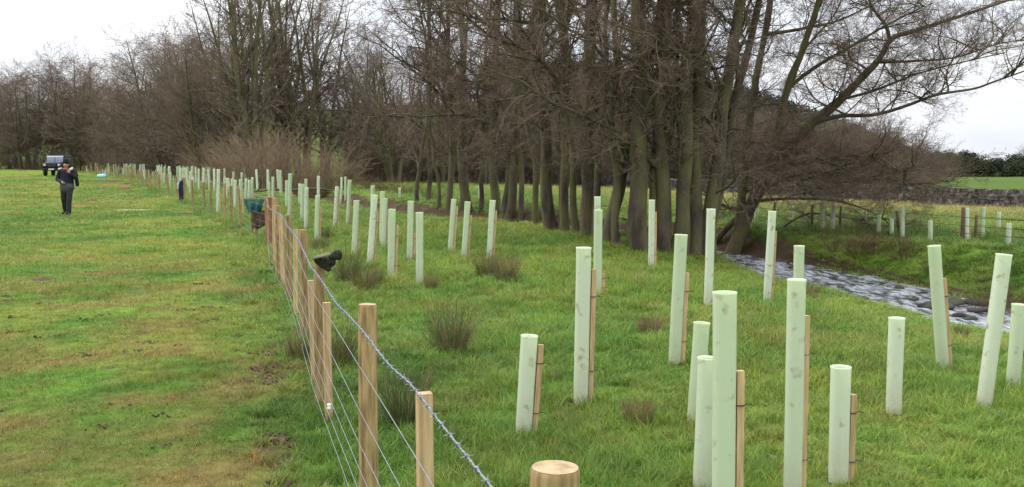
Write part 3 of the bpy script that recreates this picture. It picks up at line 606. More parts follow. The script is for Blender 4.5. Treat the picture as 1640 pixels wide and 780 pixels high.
def blades(rng, n, h, wd, spread, bend, segs=3, mat=None, name='tuft', straw=.12):
    az = rng.uniform(0, 6.28, n); r = spread * np.sqrt(rng.uniform(0, 1, n)); base = np.stack([r * np.cos(az), r * np.sin(az), np.full(n, -.01)], -1)
    fa = rng.uniform(0, 6.28, n); hh = h * rng.uniform(.45, 1.15, n); bd = bend * rng.uniform(.2, 1.3, n)
    dirv = np.stack([np.cos(fa), np.sin(fa)], -1); side = np.stack([-np.sin(fa), np.cos(fa), 0 * fa], -1)
    V = []
    for k in range(segs + 1):
        t = k / segs; ww = wd * (1 - t ** 1.6) * .5 + wd * .03
        out_ = hh * bd * t ** 1.8; up = hh * t * (1 - .35 * bd * t)
        c = base + np.concatenate([dirv * out_[:, None], up[:, None]], 1); V += [c - side * ww, c + side * ww]
    V = np.stack(V, 1)                                        # n, 2(segs+1), 3
    m = V.shape[1]; q = np.array([[2 * k, 2 * k + 1, 2 * k + 3, 2 * k + 2] for k in range(segs)])
    F = (np.arange(n)[:, None, None] * m + q[None]).reshape(-1, 4)
    me = meshdata(name, [(V.reshape(-1, 3), F, 0)], smooth=True, mats=[mat])
    sh = rng.uniform(.72, 1.22, (n, 1)) * np.ones((n, 3)); s = rng.uniform(0, 1, n) < straw; sh[s] = np.array([1.9, 1.25, 1.5]) * rng.uniform(.7, 1.1, (s.sum(), 1))
    a = me.attributes.new('shade', 'FLOAT_COLOR', 'POINT'); a.data.foreach_set('color', np.concatenate([np.repeat(sh, m, 0), np.ones((n * m, 1))], 1).astype(np.float32).ravel())
    return me
rgt = np.random.default_rng(70)
LONG = hidden_collection('long_tuft', [blades(rgt, 34, .076, .0042, .06, .9, 3, M['grass'], straw=.07) for i in range(5)] + [blades(rgt, 30, .125, .0046, .05, 1.0, 3, M['grass'], straw=.22) for i in range(2)])
SHORT = hidden_collection('short_tuft', [blades(rgt, 30, .042, .0040, .06, .9, 2, M['grass'], straw=.16) for i in range(5)])
def grass_points(seed, dens, dmax, keep):
    rng = np.random.default_rng(seed); out_ = []; edges = np.geomspace(4.2, dmax, 40); th = R(33)
    for d0, d1 in zip(edges[:-1], edges[1:]):
        dm = .5 * (d0 + d1); n = int(.5 * (d1 ** 2 - d0 ** 2) * 2 * th * dens * (5.5 / dm) ** 1.55 * min(1, (dmax - dm) / (.35 * dmax) + .08))
        d = np.sqrt(rng.uniform(d0 ** 2, d1 ** 2, n)); a = rng.uniform(-th, th, n)
        x = d * np.sin(a); y = d * np.cos(a); k = keep(x, y, rng)
        out_.append(np.stack([x[k], y[k], np.clip((d[k] / 5.5) ** .66, 1, 5)], -1))
    return np.concatenate(out_), rng
def keep_right(x, y, rng):
    s = signed(STREAM, x, y); f = signed(FENCE, x, y)
    ok = (f > -.25 + rng.normal(0, .25, len(x))) & ((s < -.80) | (s > .80)) & (s < 60)
    wood = (y > 22) & (s > -2.2) & (s < 1.6)
    return ok & ~(wood & (rng.uniform(0, 1, len(x)) < .75))
def keep_left(x, y, rng):
    f = signed(FENCE, x, y)
    bare = (vnoise(x, y, .42, 63) > .82) | ((np.abs(f + .36) < .12) & (vnoise(x, y, .5, 61) > .15) & (y < 9))
    return (f < .1) & ~(bare & (rng.uniform(0, 1, len(x)) < .9))
def do_grass(name, seed, dens, dmax, keep, coll, nvar, hvar, label):
    p, rng = grass_points(seed, dens, dmax, keep); x, y, sc = p.T; n = len(x)
    c = sward(x, y) * rng.uniform(.80, 1.22, (n, 1)) * np.stack([rng.uniform(.9, 1.15, n), np.ones(n), rng.uniform(.8, 1.2, n)], -1)
    hs = hvar(x, y) * rng.uniform(.7, 1.25, n)
    rot = np.stack([rng.normal(0, .12, n), rng.normal(0, .12, n), rng.uniform(0, 6.28, n)], -1)
    o = scatter(name, np.stack([x, y, H(x, y) - .008], -1), rot, np.stack([sc, sc, sc ** .6 * hs], -1), rng.integers(0, nvar, n), c, coll)
    tag(o, label, 'grass')
do_grass('long_grass', 1, 440, 110, keep_right, LONG, 7, lambda x, y: (1 + .55 * fbm(x, y, 1.1, 15, 3)) * (.5 + .5 * sstep(1, 4.5, np.abs(signed(STREAM, x, y)))), 'lush uneven grass between the wire fence and the stream banks')
do_grass('pasture_grass', 2, 520, 120, keep_left, SHORT, 5, lambda x, y: 1 + .5 * fbm(x, y, .8, 16, 3) + 1.6 * sstep(.5, .8, fbm(x, y, .5, 18, 2)), 'short grazed mossy grass of the open pasture')

# rush clumps
def rush_mesh(seed, h, n, brown):
    rng = np.random.default_rng(seed); az = rng.uniform(0, 6.28, n); r = .13 * np.sqrt(rng.uniform(0, 1, n)); st = np.stack([r * np.cos(az), r * np.sin(az), np.full(n, -.03)], -1)
    sp = rng.uniform(.05, .55, n); d = np.stack([np.cos(az) * sp, np.sin(az) * sp, np.ones(n)], -1)
    P, Rr = grow(rng, st, d, h * rng.uniform(.5, 1.1, n), np.full(n, .0036), 6, .08, -.02, .4)
    k = int(n * brown)
    return meshdata('rush', [(*tubes(P[k:], Rr[k:], 3), 0), (*tubes(P[:k], Rr[:k], 3), 1)], mats=[M['rush'], M['rushdead']])
M['rush'] = noisy('rush_green', [(.065, .100, .030), (.120, .145, .045)], scale=8, rough=.7, coord='World')
M['rushdead'] = noisy('rush_dead', [(.16, .10, .05), (.30, .21, .11)], scale=8, rough=.9, coord='World')
RUSH = [rush_mesh(400 + i, h, 210, b) for i, (h, b) in enumerate([(.6, .35), (.5, .55), (.55, .2), (.35, .75)])]
for px, py, k, v, lab in [
        (722, 566, .95, 0, 'isolated dark rush clump in open grass a few steps from the fence'),
        (780, 445, .95, 1, 'browned rush clump between the slanting tubes, thickest of its pair'), (812, 452, 1.0, 1, 'browned rush clump beside the thickest one near slanting tubes'),
        (558, 455, 1.0, 0, 'dark rush clump behind the camouflage cap'), (585, 468, .8, 1, 'smaller rush clump near the foot of the tube cluster'),
        (600, 460, .6, 2, 'green rush tuft next to the tube cluster'), (520, 385, .7, 2, 'dark rush clump beside the slim tube with stake, past the fence'), (512, 405, .8, 1, 'brown tinged rush clump at the slim tube foot'),
        (545, 585, .75, 0, 'rush clump growing right behind the wire fence'), (480, 575, .6, 1, 'brown rush clump growing through the fence wires'), (648, 680, .9, 2, 'green rush clump behind the square sawn fence batten'),
        (1022, 680, .62, 3, 'low straw coloured rush tuft in the foreground grass'), (1042, 535, .7, 3, 'thin dead stems standing beside the tall tube'), (690, 465, .5, 1, 'brown rush tuft at the stout pale tube foot'),
        (1290, 478, .55, 3, 'dry tuft on the slope above the water'), (1306, 482, .4, 3, 'small dry tuft on the slope above the water'), (1540, 540, .5, 3, 'dry tuft at the edge of the water by the leaning tube')]:
    p = ground(px, py); o = link('rush_clump', RUSH[v], None, None, tuple(p)); k *= .94; o.scale = (k, k, k); o.rotation_euler = (0, 0, px)
    tag(o, lab, 'rush clump', 'rush clumps in the grass')

# ------------------------------------------------------------------ conifer hill, hedge
def conifer(seed):
    rng = np.random.default_rng(seed); V = []; F = []; n = 130
    z = rng.uniform(.06, 1, n); rad = (1 - z) * .26 + .015; a = rng.uniform(0, 6.28, n)
    for i in range(n):
        c, s = math.cos(a[i]), math.sin(a[i]); L = rad[i] * rng.uniform(.8, 1.2); wd = .05 + .09 * (1 - z[i])
        p0 = np.array([0, 0, z[i] + .03]); p1 = np.array([c * L, s * L, z[i] - .10 * L / .26 - rng.uniform(0, .02)])
        sd_ = np.array([-s, c, 0]) * wd * .5; mid = (p0 * .45 + p1 * .55); k = len(V)
        V += [p0, mid - sd_ - [0, 0, .02], p1, mid + sd_ - [0, 0, .02]]; F.append([k, k + 1, k + 2, k + 3])
    tv, tf = lathe([(.022, -.03), (.004, .97)], 5); k = len(V); V = np.concatenate([np.array(V), tv]); F = np.concatenate([np.array(F), tf + k])
    me = meshdata('conifer', [(V, F, 0)], smooth=False, mats=[M['needle']])
    a = me.attributes.new('shade', 'FLOAT_COLOR', 'POINT'); sh = rng.uniform(.6, 1.4, (len(V), 1)) * np.ones((1, 4)); a.data.foreach_set('color', sh.astype(np.float32).ravel())
    return me
def pine(seed, n=330):
    rng = np.random.default_rng(seed); d = rng.normal(size=(n, 3)); d /= np.linalg.norm(d, axis=1, keepdims=True)
    p = d * rng.uniform(.55, 1, n)[:, None] ** .5 * np.array([.27, .27, .42]) * (1 + .35 * vnoise(d[:, 0] * 3 + seed, d[:, 1] * 3 + d[:, 2] * 2, 1, seed))[:, None] + [0, 0, .56]
    u = rng.normal(size=(n, 3)); u /= np.linalg.norm(u, axis=1, keepdims=True); v = np.cross(u, d); v /= np.linalg.norm(v, axis=1, keepdims=True) + 1e-6
    s_ = rng.uniform(.025, .055, n)[:, None]; V = np.stack([p - u * s_, p - v * s_ * .7, p + u * s_, p + v * s_ * .7], 1).reshape(-1, 3); F = np.arange(n * 4).reshape(n, 4)
    tv, tf = lathe([(.022, -.03), (.006, .8)], 5); me = meshdata('pine', [(np.concatenate([V, tv]), np.concatenate([F, tf + len(V)]), 0)], smooth=False, mats=[M['needle']])
    sh = np.concatenate([np.repeat(rng.uniform(.6, 1.4, (n, 1)), 4, 0), np.full((len(tv), 1), 2.)]) * np.ones((1, 4)); a = me.attributes.new('shade', 'FLOAT_COLOR', 'POINT'); a.data.foreach_set('color', sh.astype(np.float32).ravel()); return me
CON = hidden_collection('conifer_kind', [conifer(500)] + [pine(510 + i) for i in range(3)])
rng = np.random.default_rng(12); x = rng.uniform(-6, 98, 2600); y = rng.uniform(135, 262, 2600)
k = (x < .405 * y + 1) & (x < 96) & (x > -4 + 6 * vnoise(y, x, 20, 3)); x, y = x[k], y[k]; n = len(x)
hh = np.interp(x / y, [-.02, .2, .27, .33, .38, .42], [9.5, 9, 8, 6.2, 4, 1.6]) * rng.uniform(.8, 1.12, n)
kind = rng.uniform(0, 1, n) < .25
tint = np.where(kind[:, None], np.array([.085, .060, .042]), np.array([.026, .036, .018])) * rng.uniform(.7, 1.4, (n, 1))
tag(scatter('conifer_wood', np.stack([x, y, H(x, y) - .2], -1), np.stack([0 * x, 0 * x, rng.uniform(0, 6.28, n)], -1), np.stack([hh * .85, hh * .85, hh], -1), rng.integers(0, 4, n), tint, CON), 'dark conifer plantation covering the hill behind the alders', 'woodland')
def leafball(seed, n=90):
    rng = np.random.default_rng(seed); d = rng.normal(size=(n, 3)); d /= np.linalg.norm(d, axis=1, keepdims=True); p = d * (rng.uniform(.35, 1, n)[:, None]) ** .5 * .5
    u = rng.normal(size=(n, 3)); u /= np.linalg.norm(u, axis=1, keepdims=True); v = np.cross(u, d); v /= np.linalg.norm(v, axis=1, keepdims=True) + 1e-6
    s = rng.uniform(.05, .12, n)[:, None]; V = np.stack([p - u * s, p - v * s * .6, p + u * s, p + v * s * .6], 1)
    me = meshdata('clump', [(V.reshape(-1, 3), np.arange(n * 4).reshape(n, 4), 0)], smooth=False, mats=[M['needle']])
    a = me.attributes.new('shade', 'FLOAT_COLOR', 'POINT'); sh = np.repeat(rng.uniform(.6, 1.4, (n, 1)), 4, 0) * np.ones((1, 4)); a.data.foreach_set('color', sh.astype(np.float32).ravel())
    return me
CLUMP = hidden_collection('leaf_clump', [leafball(600 + i) for i in range(4)])
rng = np.random.default_rng(14); n = 1500; x = rng.uniform(62, 150, n); y = 152 + rng.normal(0, 3, n) + .1 * (x - 62)
top = 2.6 + 1.0 * vnoise(x, y * 0, 7, 5) + .7 * vnoise(x, y * 0, 2.5, 6); z = H(x, y) + rng.uniform(0, 1, n) ** .7 * top
sc = rng.uniform(1.1, 2.2, n)[:, None] * np.ones((1, 3)); tint = np.array([.030, .040, .018]) * rng.uniform(.6, 1.6, (n, 1))
tag(scatter('evergreen_hedge', np.stack([x, y, z], -1), rng.uniform(0, 6, (n, 3)), sc, rng.integers(0, 4, n), tint, CLUMP), 'overgrown dark hedge across the far green field', 'hedge')
place_tree(pxx(1634, 190), 190, 4.8, 3, 'small round bare tree standing above the far hedge', None, 1, 1.6)

# dry stone wall
def stone_wall():
    rng = np.random.default_rng(15); path = np.array([(33, 38), (26.5, 48), (21.5, 58), (17, 68), (9, 82), (-4, 104), (-22, 132)], float)
    root = thing('dry_stone_wall', 'grey dry stone field wall beyond the stream', 'wall', (26.5, 48, hz(26.5, 48)))
    o0 = np.array([26.5, 48, hz(26.5, 48)]); parts = []; core = []
    for a, b in zip(path[:-1], path[1:]):
        d = b - a; L = np.linalg.norm(d); d /= L; nrm = np.array([-d[1], d[0]]); ang = math.atan2(d[1], d[0])
        big = 1 if L < 25 else 1.6
        for c in range(6):
            hgt = .165 if c < 5 else .22; u = -rng.uniform(0, .2)
            while u < L:
                ln = rng.uniform(.18, .48) * big if c < 5 else rng.uniform(.10, .22) * big
                wdt = .55 - .045 * c + rng.uniform(-.06, .06); p = a + d * (u + ln / 2) + nrm * rng.uniform(-.03, .03)
                z = hz(p[0], p[1]) + c * .165 + hgt / 2 + rng.uniform(-.012, .012)
                r = rz(ang + rng.normal(0, .05)) @ np.array([[1, 0, rng.normal(0, .06)], [0, 1, 0], [rng.normal(0, .06), 0, 1]])
                v, f = boxv((0, 0, 0), (ln * .96, wdt, hgt * rng.uniform(.82, 1.05)), r)
                v = v * (1 + rng.normal(0, .09, (8, 3))) + np.array([p[0], p[1], z]) - o0
                parts.append((v, f, 0)); u += ln
    V = np.concatenate([p[0] for p in parts]); F = np.concatenate([p[1] + 8 * i for i, p in enumerate(parts)])
    stuff(link('stones', meshdata('stones', [(V, F, 0)], smooth=False, mats=[M['stone']]), root))
stone_wall()

# ------------------------------------------------------------------ wire fence
def rest(poly, step0, start):
    out_ = []; 
    return out_
def resample(poly, ds):
    L = np.concatenate([[0], np.cumsum(np.linalg.norm(np.diff(poly, axis=0), axis=1))]); s = np.arange(0, L[-1], ds)
    return np.stack([np.interp(s, L, poly[:, 0]), np.interp(s, L, poly[:, 1])], -1)
def post_mesh(r, h, S=14, seed=0, mats=None, below=.3, half=False):
    rng = np.random.default_rng(seed)
    v, q = lathe([(r * 1.03, -below), (r, 0), (r * 1.01, h * .3), (r * .99, h * .7), (r * .985, h - .012), (r * .95, h)], S)
    v[:, :2] *= (1 + .02 * vnoise(v[:, 2] * 3, np.arctan2(v[:, 1], v[:, 0]) * 2 + seed * 7, .8, seed))[:, None]
    a = np.arange(S) * 2 * np.pi / S; top = v[-S:]; tilt = rng.normal(0, .02)
    tv = np.concatenate([top * np.array([.97, .97, 1]) + [0, 0, .003], [[0, 0, h + .005]]]); tv[:, 2] += tilt * tv[:, 0]
    n = len(v); f3 = np.array([[i, (i + 1) % S, S] for i in range(S)])
    rim_a = np.arange(n - S, n); 
    Vall = np.concatenate([v, tv]); ring2 = np.arange(n, n + S)
    rimq = np.stack([rim_a, np.roll(rim_a, -1), np.roll(ring2, -1), ring2], -1)
    me = meshdata('post', [(Vall, np.concatenate([q, rimq]), 0)], mats=mats[:1])
    return me, (tv, f3)
def make_post(parent, loc, r, h, seed, name='post', mat='wood', tiltx=0, tilty=0, S=14):
    me, (tv, f3) = post_mesh(r, h, S, seed, [M[mat]])
    o = link(name, me, parent, None, loc); o.rotation_euler = (tiltx, tilty, seed * 1.7)
    t = link('sawn_top', meshdata('sawn_top', [(tv + [0, 0, .001], f3, 0)], smooth=False, mats=[M['endgrain']]), o)
    return o
fence = thing('wire_fence', 'new wooden post and wire fence dividing pasture from tree tubes', 'fence', (0, 0, 0))
rg = np.random.default_rng(20)
spec = [((.85, -.8), .055, 1.15), ((.07, 2.0), .053, 1.19), ((-.68, 4.6), .045, 1.11), ((-1.41, 7.2), .042, 1.06), ((-2.07, 9.8), .044, 1.07), ((-2.80, 12.4), .045, 1.06), ((-3.45, 14.6), .045, 1.08), ((-3.95, 16.6), .048, 1.10), ((-4.45, 18.6), .045, 1.06)]
for i, ((x, y), r, h) in enumerate(spec):
    make_post(fence, (x, y, hz(x, y)), r, h, i, tiltx=rg.normal(0, .012), tilty=rg.normal(0, .012), S=24 if i < 3 else 14)
o = make_post(fence, (-5.0, 20.5, hz(-5, 20.5)), .095, 1.03, 31, 'strainer_post', 'strainer')
# sawn battens standing against the wires
bat = meshdata('batten', [boxv((0, 0, .36), (.052, .045, 1.30)) + (0,)], smooth=False, mats=[M['sawn']])
for x, y, dz in [(-.290, 3.3, 0), (-1.265, 6.75, -.19), (-1.585, 7.9, -.19), (-2.48, 11.3, -.03), (-3.15, 13.6, 0), (-3.88, 16.2, 0)]:
    o = link('batten', bat, fence, None, (x, y, hz(x, y) + dz)); o.rotation_euler = (0, rg.normal(0, .015), .28)
    tp = link('sawn_top', meshdata('sawn_top', [boxv((0, 0, 1.0115), (.0515, .0445, .004)) + (0,)], smooth=False, mats=[M['endgrain']]), o)
line2 = FENCE[8:]; rs = resample(line2, 2.55)[1:]
pm = [post_mesh(r, h, 8, 60 + i, [M['wood']]) for i, (r, h) in enumerate([(.042, 1.0), (.038, 1.05), (.046, .98)])]
pmt = [meshdata('sawn_top', [(t[0], t[1], 0)], smooth=False, mats=[M['endgrain']]) for _, t in pm]
for i, (x, y) in enumerate(rs[:110]):
    j = i % 3; o = link('post', pm[j][0], fence, None, (x + rg.normal(0, .06), y, hz(x, y))); o.rotation_euler = (rg.normal(0, .02), rg.normal(0, .025), i)
    link('sawn_top', pmt[j], o)
    if i % 3 == 0 and i < 40:
        b = link('batten', bat, fence, None, (x + .35, y + .9, hz(x, y) - .12)); b.rotation_euler = (0, rg.normal(0, .03), .4); b.scale = (.8, .8, 1)
# line wires, stapled on the pasture face of the posts
def wire_path(z, off, ymax=70, amp=.006, step=.25):
    P = resample(FENCE, step); P = P[(P[:, 1] > -4) & (P[:, 1] < ymax)]
    T = np.gradient(P, axis=0); T /= np.linalg.norm(T, axis=1, keepdims=True); Nn = np.stack([-T[:, 1], T[:, 0]], -1)
    P = P + Nn * off; gz = H(P[:, 0], P[:, 1]); gz = np.convolve(np.pad(gz, 6, mode='edge'), np.ones(13) / 13, 'valid')
    return np.concatenate([P, (gz + z + amp * np.sin(P[:, 1] * 1.3 + z * 9))[:, None]], 1)
for z, r in [(.86, .0017), (.66, .0017), (.50, .0017), (.37, .0017), (.25, .0017), (.13, .0017)]:
    P = wire_path(z, .052); rr = np.full(len(P), r)
    link('line_wire', meshdata('line_wire', [(*tubes(P[None], rr[None], 5), 0)], mats=[M['wire']]), fence)
P = wire_path(1.03, .054, 60, .004, .02); P[:, 2] += .06 * (1 - sstep(2.0, 4.6, P[:, 1]))
ph = np.arange(len(P)) * .02 / .055 * 2 * math.pi; T = np.gradient(P, axis=0); T /= np.linalg.norm(T, axis=1, keepdims=True)
sx = np.cross(T, [0, 0, 1.]); sx /= np.linalg.norm(sx, axis=1, keepdims=True); up = np.cross(sx, T)
near = P[:, 1] < 24; parts = []
Pn = P[near]
for k in (0, math.pi):
    Q = Pn + .0024 * (np.cos(ph[near] + k)[:, None] * sx[near] + np.sin(ph[near] + k)[:, None] * up[near]); parts.append((*tubes(Q[None], np.full((1, len(Q)), .0021), 4), 0))
Q = P[~near]; parts.append((*tubes(Q[::6][None], np.full((1, len(Q[::6])), .004), 4), 0))
bw = link('barbed_wire', meshdata('barbed_wire', parts, mats=[M['wire']]), fence)
bparts = []
for i in range(0, len(Pn), 5):
    c = Pn[i]; a0 = rg.uniform(0, 6.28)
    for s_ in range(2):
        a = a0 + s_ * 1.57; d = math.cos(a) * sx[i] + math.sin(a) * up[i] + .25 * T[i] * (1 if s_ else -1); d /= np.linalg.norm(d)
        bparts.append((*tubes(np.stack([c - d * .017, c, c + d * .017])[None], np.array([[.0006, .0016, .0006]]), 4), 0))
    t = np.linspace(0, 2.2 * 2 * math.pi, 14); hx = c + .0052 * (np.cos(t)[:, None] * sx[i] + np.sin(t)[:, None] * up[i]) + (np.linspace(-.006, .006, 14))[:, None] * T[i]
    bparts.append((*tubes(hx[None], np.full((1, 14), .0014), 4), 0))
V = []; F = []; o_ = 0
for v, f, _ in bparts: V.append(v); F.append(f + o_); o_ += len(v)
stuff(link('barbs', meshdata('barbs', [(np.concatenate(V), np.concatenate(F), 0)], mats=[M['wire']]), bw))
# staples and white ceramic insulators
M['white'] = plain('white_insulator', (.75, .75, .72), .4)
for px, py, d in [(527, 651, 6.4), (591, 776, 4.75)]:
    p = at(px, py, d); v, q = lathe([(.001, -.02), (.012, -.018), (.014, -.008), (.009, 0), (.014, .008), (.012, .018), (.001, .02)], 10)
    link('insulator', meshdata('insulator', [(v, q, 0)], mats=[M['white']]), fence, None, tuple(p))

# ------------------------------------------------------------------ tree shelters
TUBE_CACHE = {}
def tube_mesh(h, r):
    key = (round(h, 2), round(r, 4))
    if key in TUBE_CACHE: return TUBE_CACHE[key]
    t = .0025; prof = [(r * .985, -.03), (r, .1), (r * .995, h * .4), (r * 1.005, h * .8), (r * 1.01, h - .018), (r * 1.05, h - .006), (r * 1.06, h), (r * 1.03, h + .001), (r * 1.0 - t, h - .012), (r - t, h * .6), (r - t, .0)]
    v, q = lathe(prof, 20); v[:, 0] += .02 * r * np.sin(v[:, 2] * 7 + h * 40)
    me = meshdata('tube', [(v, q, 0)], mats=[M['tube']]); TUBE_CACHE[key] = me; return me
STAKE_CACHE = {}
def stake_mesh(h, wd):
    key = (round(h, 1), round(wd, 3))
    if key in STAKE_CACHE: return STAKE_CACHE[key]
    h = key[0]; v, f = boxv((0, 0, (h - .25) / 2), (wd, wd, h + .25)); me = meshdata('stake', [(v, f, 0)], smooth=False, mats=[M['sawn']]); STAKE_CACHE[key] = me; return me
TIE = {}
def tie_mesh(r):
    k = round(r, 3)
    if k not in TIE:
        a = np.linspace(0, 2 * math.pi, 9) + math.pi / 4; P = np.stack([np.cos(a) * .0275 + r + .0185, np.sin(a) * .0275, 0 * a], -1)
        P2 = np.array([[r + .038, .0, 0], [r + .062, -.012, .005], [r + .085, -.016, -.004]])
        TIE[k] = meshdata('tie', [(*tubes(P[None], np.full((1, 9), .003), 5), 0), (*tubes(P2[None], np.full((1, 3), .0022), 4), 0)], mats=[M['tie']])
    return TIE[k]
rs_ = np.random.default_rng(30)
def shelter(base, top, label, group, width=None, stake=.72, side=0.25, ties=2, r=None):
    """base/top world points; a leaning tube with its stake"""
    base = np.array(base); top = np.array(top); ax = top - base; h = float(np.linalg.norm(ax)); r = r or .054
    o = thing('tree_shelter', label, 'tree tube', tuple(base), group)
    o.rotation_euler = Vector(ax).to_track_quat('Z', 'Y').to_euler()
    # keep the local X axis towards the right so the stake side is controlled
    zax = Vector(ax).normalized(); xax = Vector((math.cos(side), math.sin(side), 0)); xax = (xax - zax * xax.dot(zax)).normalized(); yax = zax.cross(xax)
    o.rotation_euler = Matrix((xax, yax, zax)).transposed().to_euler()
    link('tube', tube_mesh(round(h, 2), r), o)
    if stake:
        sh = round(h * stake, 1); s = link('stake', stake_mesh(sh, .034), o, None, (r + .0185, 0, 0)); s.rotation_euler = (0, rs_.normal(0, .008), 0)
        for k in range(ties):
            link('tie', tie_mesh(r), o, None, (0, 0, max(.12, sh * (.80 - .55 * k))))
    return o
def shelter_px(tx, ty, bx, by, label, group, d=None, **kw):
    if d is None: b = ground(bx, by)
    else:
        b = at(bx, by, d); b[2] = hz(b[0], b[1])
    t = at(tx, ty, b[1]); return shelter(b, t, label, group, **kw)
G1 = 'tree tubes in the foreground grass'
for a in [
    (848, 536, 838, 698, 'short pale tree tube leaning, stake close beside it, nearest the cut fence post', {'stake': .9}),
    (935, 396, 930, 648, 'tall upright tree tube with a long wooden stake, alone in open grass', {'stake': .82}),
    (958, 336, 957, 476, 'tall tree tube overlapping another just behind it', {'stake': .3}),
    (957, 315, 957, 425, 'tree tube half hidden behind a nearer tube', {'stake': 0}),
    (1044, 320, 1043, 430, 'tree tube standing in front of the stoutest alder trunk, stake alongside', {'stake': .85}),
    (1091, 376, 1080, 583, 'tall tree tube leaning slightly with stake reaching two thirds up', {'stake': .7}),
    (1139, 334, 1134, 490, 'slim tall tree tube before the paired mossy trunks', {'stake': 0}),
    (1124, 516, 1112, 682, 'tree tube in the foreground cluster with short dark stake behind', {'stake': .7, 'side': .9}),
    (1237, 338, 1228, 484, 'tree tube with pale stake standing at the bend of the stream', {'stake': .75}),
    (1347, 588, 1342, 776, 'short stained tree tube with stake, between the muddy tube and plain upright tube', {'stake': .72}),
    (1436, 509, 1431, 666, 'plain short upright tree tube without visible stake', {'stake': 0}),
    (1496, 394, 1510, 590, 'tree tube leaning back the other way, stake angled against it by the water', {'stake': .7}),
    (1608, 408, 1575, 654, 'tall tree tube leaning hard towards the brambles', {'stake': .8, 'side': .8}),
    (1632, 488, 1622, 626, 'short tree tube next to the hard leaning one', {'stake': .6, 'side': .8}),
]:
    shelter_px(*a[:5], G1, **a[5])
shelter_px(1161, 467, 1158, 880, 'stoutest clean tree tube, wide pale stake tied to its side', G1, d=4.55, stake=.72, r=.054, side=.1)
shelter_px(1134, 574, 1125, 800, 'low tree tube tucked behind the stoutest clean tube', G1, d=5.25, stake=0)
shelter_px(1276, 447, 1268, 830, 'mud splashed tall tree tube with a ragged dirty rim', G1, d=5.0, stake=.82, side=.55, r=.046)
shelter_px(1280, 394, 1278, 520, 'tree tube rising behind the mud splashed tube', G1, d=10.4, stake=0)
G2 = 'slim tree tubes grouped between fence and wooded bank'
L2s = 'slim pale green tree tube in the group between fence and wooded bank'
for a in [(727, 319, 721, 404, .85, 'slanting tree tube with stake, end one of three before the alders'), (749, 323, 743, 416, .8, 'slanting tree tube, middle one of three before the alders'), (789, 321, 783, 418, .85, 'slanting tree tube with tall stake by the brown rushes'),
          (672, 340, 672, 457, 0, 'stout pale upright tree tube without stake by the rushes'), (658, 322, 656, 419, .5, None), (628, 335, 626, 447, .75, 'tree tube with stake standing just in front of the dark rushes'), (617, 318, 614, 398, .8, None), (613, 306, 611, 392, 0, None),
          (600, 312, 592, 426, .75, None), (597, 297, 596, 360, 0, None), (571, 321, 567, 412, .4, 'tree tube standing alone just beyond the camouflage cap'), (560, 288, 557, 361, .6, None), (540, 299, 536, 366, .8, None), (553, 283, 553, 322, 0, None), (547, 284, 546, 326, 0, None),
          (509, 313, 507, 390, .75, 'tree tube at the dark rushes close by the fence'), (510, 282, 510, 340, 0, None), (490, 287, 490, 335, 0, None), (484, 295, 484, 356, 0, None), (491, 300, 490, 367, .3, None), (480, 294, 480, 330, 0, None),
          (465, 278, 463, 352, .6, None), (459, 289, 459, 333, 0, None), (437, 283, 437, 330, .5, None), (431, 291, 431, 328, 0, None), (404, 284, 403, 321, .4, None), (399, 288, 398, 322, 0, None), (394, 286, 393, 322, 0, None), (387, 276, 387, 306, 0, None),
          (374, 275, 373, 305, 0, None), (377, 288, 376, 334, 0, None), (385, 287, 384, 330, 0, None), (360, 284, 359, 325, 0, None), (350, 271, 349, 344, .5, None), (363, 285, 362, 318, 0, None), (372, 286, 371, 328, .5, None), (344, 268, 344, 300, 0, None),
          (331, 266, 331, 296, .5, None), (325, 268, 324, 300, 0, None), (318, 268, 318, 290, 0, None), (308, 266, 307, 303, .5, None), (305, 274, 304, 312, 0, None), (299, 267, 298, 292, 0, None)]:
    shelter_px(*a[:4], a[5] or L2s, G2, stake=a[4], ties=2 if a[4] else 0, r=.052)
# the far strip: tubes beside the fence all the way to the vehicle
G3 = 'tree tubes along the far strip'
n = 0
while n < 165:
    yy = rs_.uniform(46, 62) if n < 24 else (rs_.uniform(62, 135) if n < 135 else rs_.uniform(135, 205))
    xf = np.interp(yy, FENCE[:, 1], FENCE[:, 0]); x = xf + rs_.uniform(.8, 5.5)
    h = rs_.choice([1.2, 1.2, 1.2, .75]); b = np.array([x, yy, hz(x, yy)]); t = b + np.array([rs_.normal(0, .04) * h, rs_.normal(0, .04) * h, h])
    shelter(b, t, 'distant pale tree tube in the dense row running to the vehicle', G3, stake=.75 if n % 2 else 0, ties=0, r=.055); n += 1
G4 = 'tree tubes across the stream'
for tx, ty, bx, by in [(1203, 335, 1202, 360), (1212, 333, 1211, 358), (1318, 322, 1317, 368), (1335, 326, 1334, 370), (1408, 344, 1407, 376), (1446, 330, 1445, 382), (1490, 354, 1490, 388), (1548, 333, 1548, 388), (1575, 332, 1573, 384), (1616, 357, 1615, 394), (1428, 350, 1428, 378), (1600, 340, 1599, 372),
                       (836, 296, 836, 326), (827, 297, 826, 327), (768, 298, 767, 320), (686, 298, 686, 318), (640, 300, 640, 318), (1268, 330, 1267, 356), (1385, 338, 1384, 366)]:
    shelter_px(tx, ty, bx, by, 'small pale tree tube in the field across the stream', G4, stake=.8 if tx in (1548, 1318, 836) else 0, ties=0, r=.05)

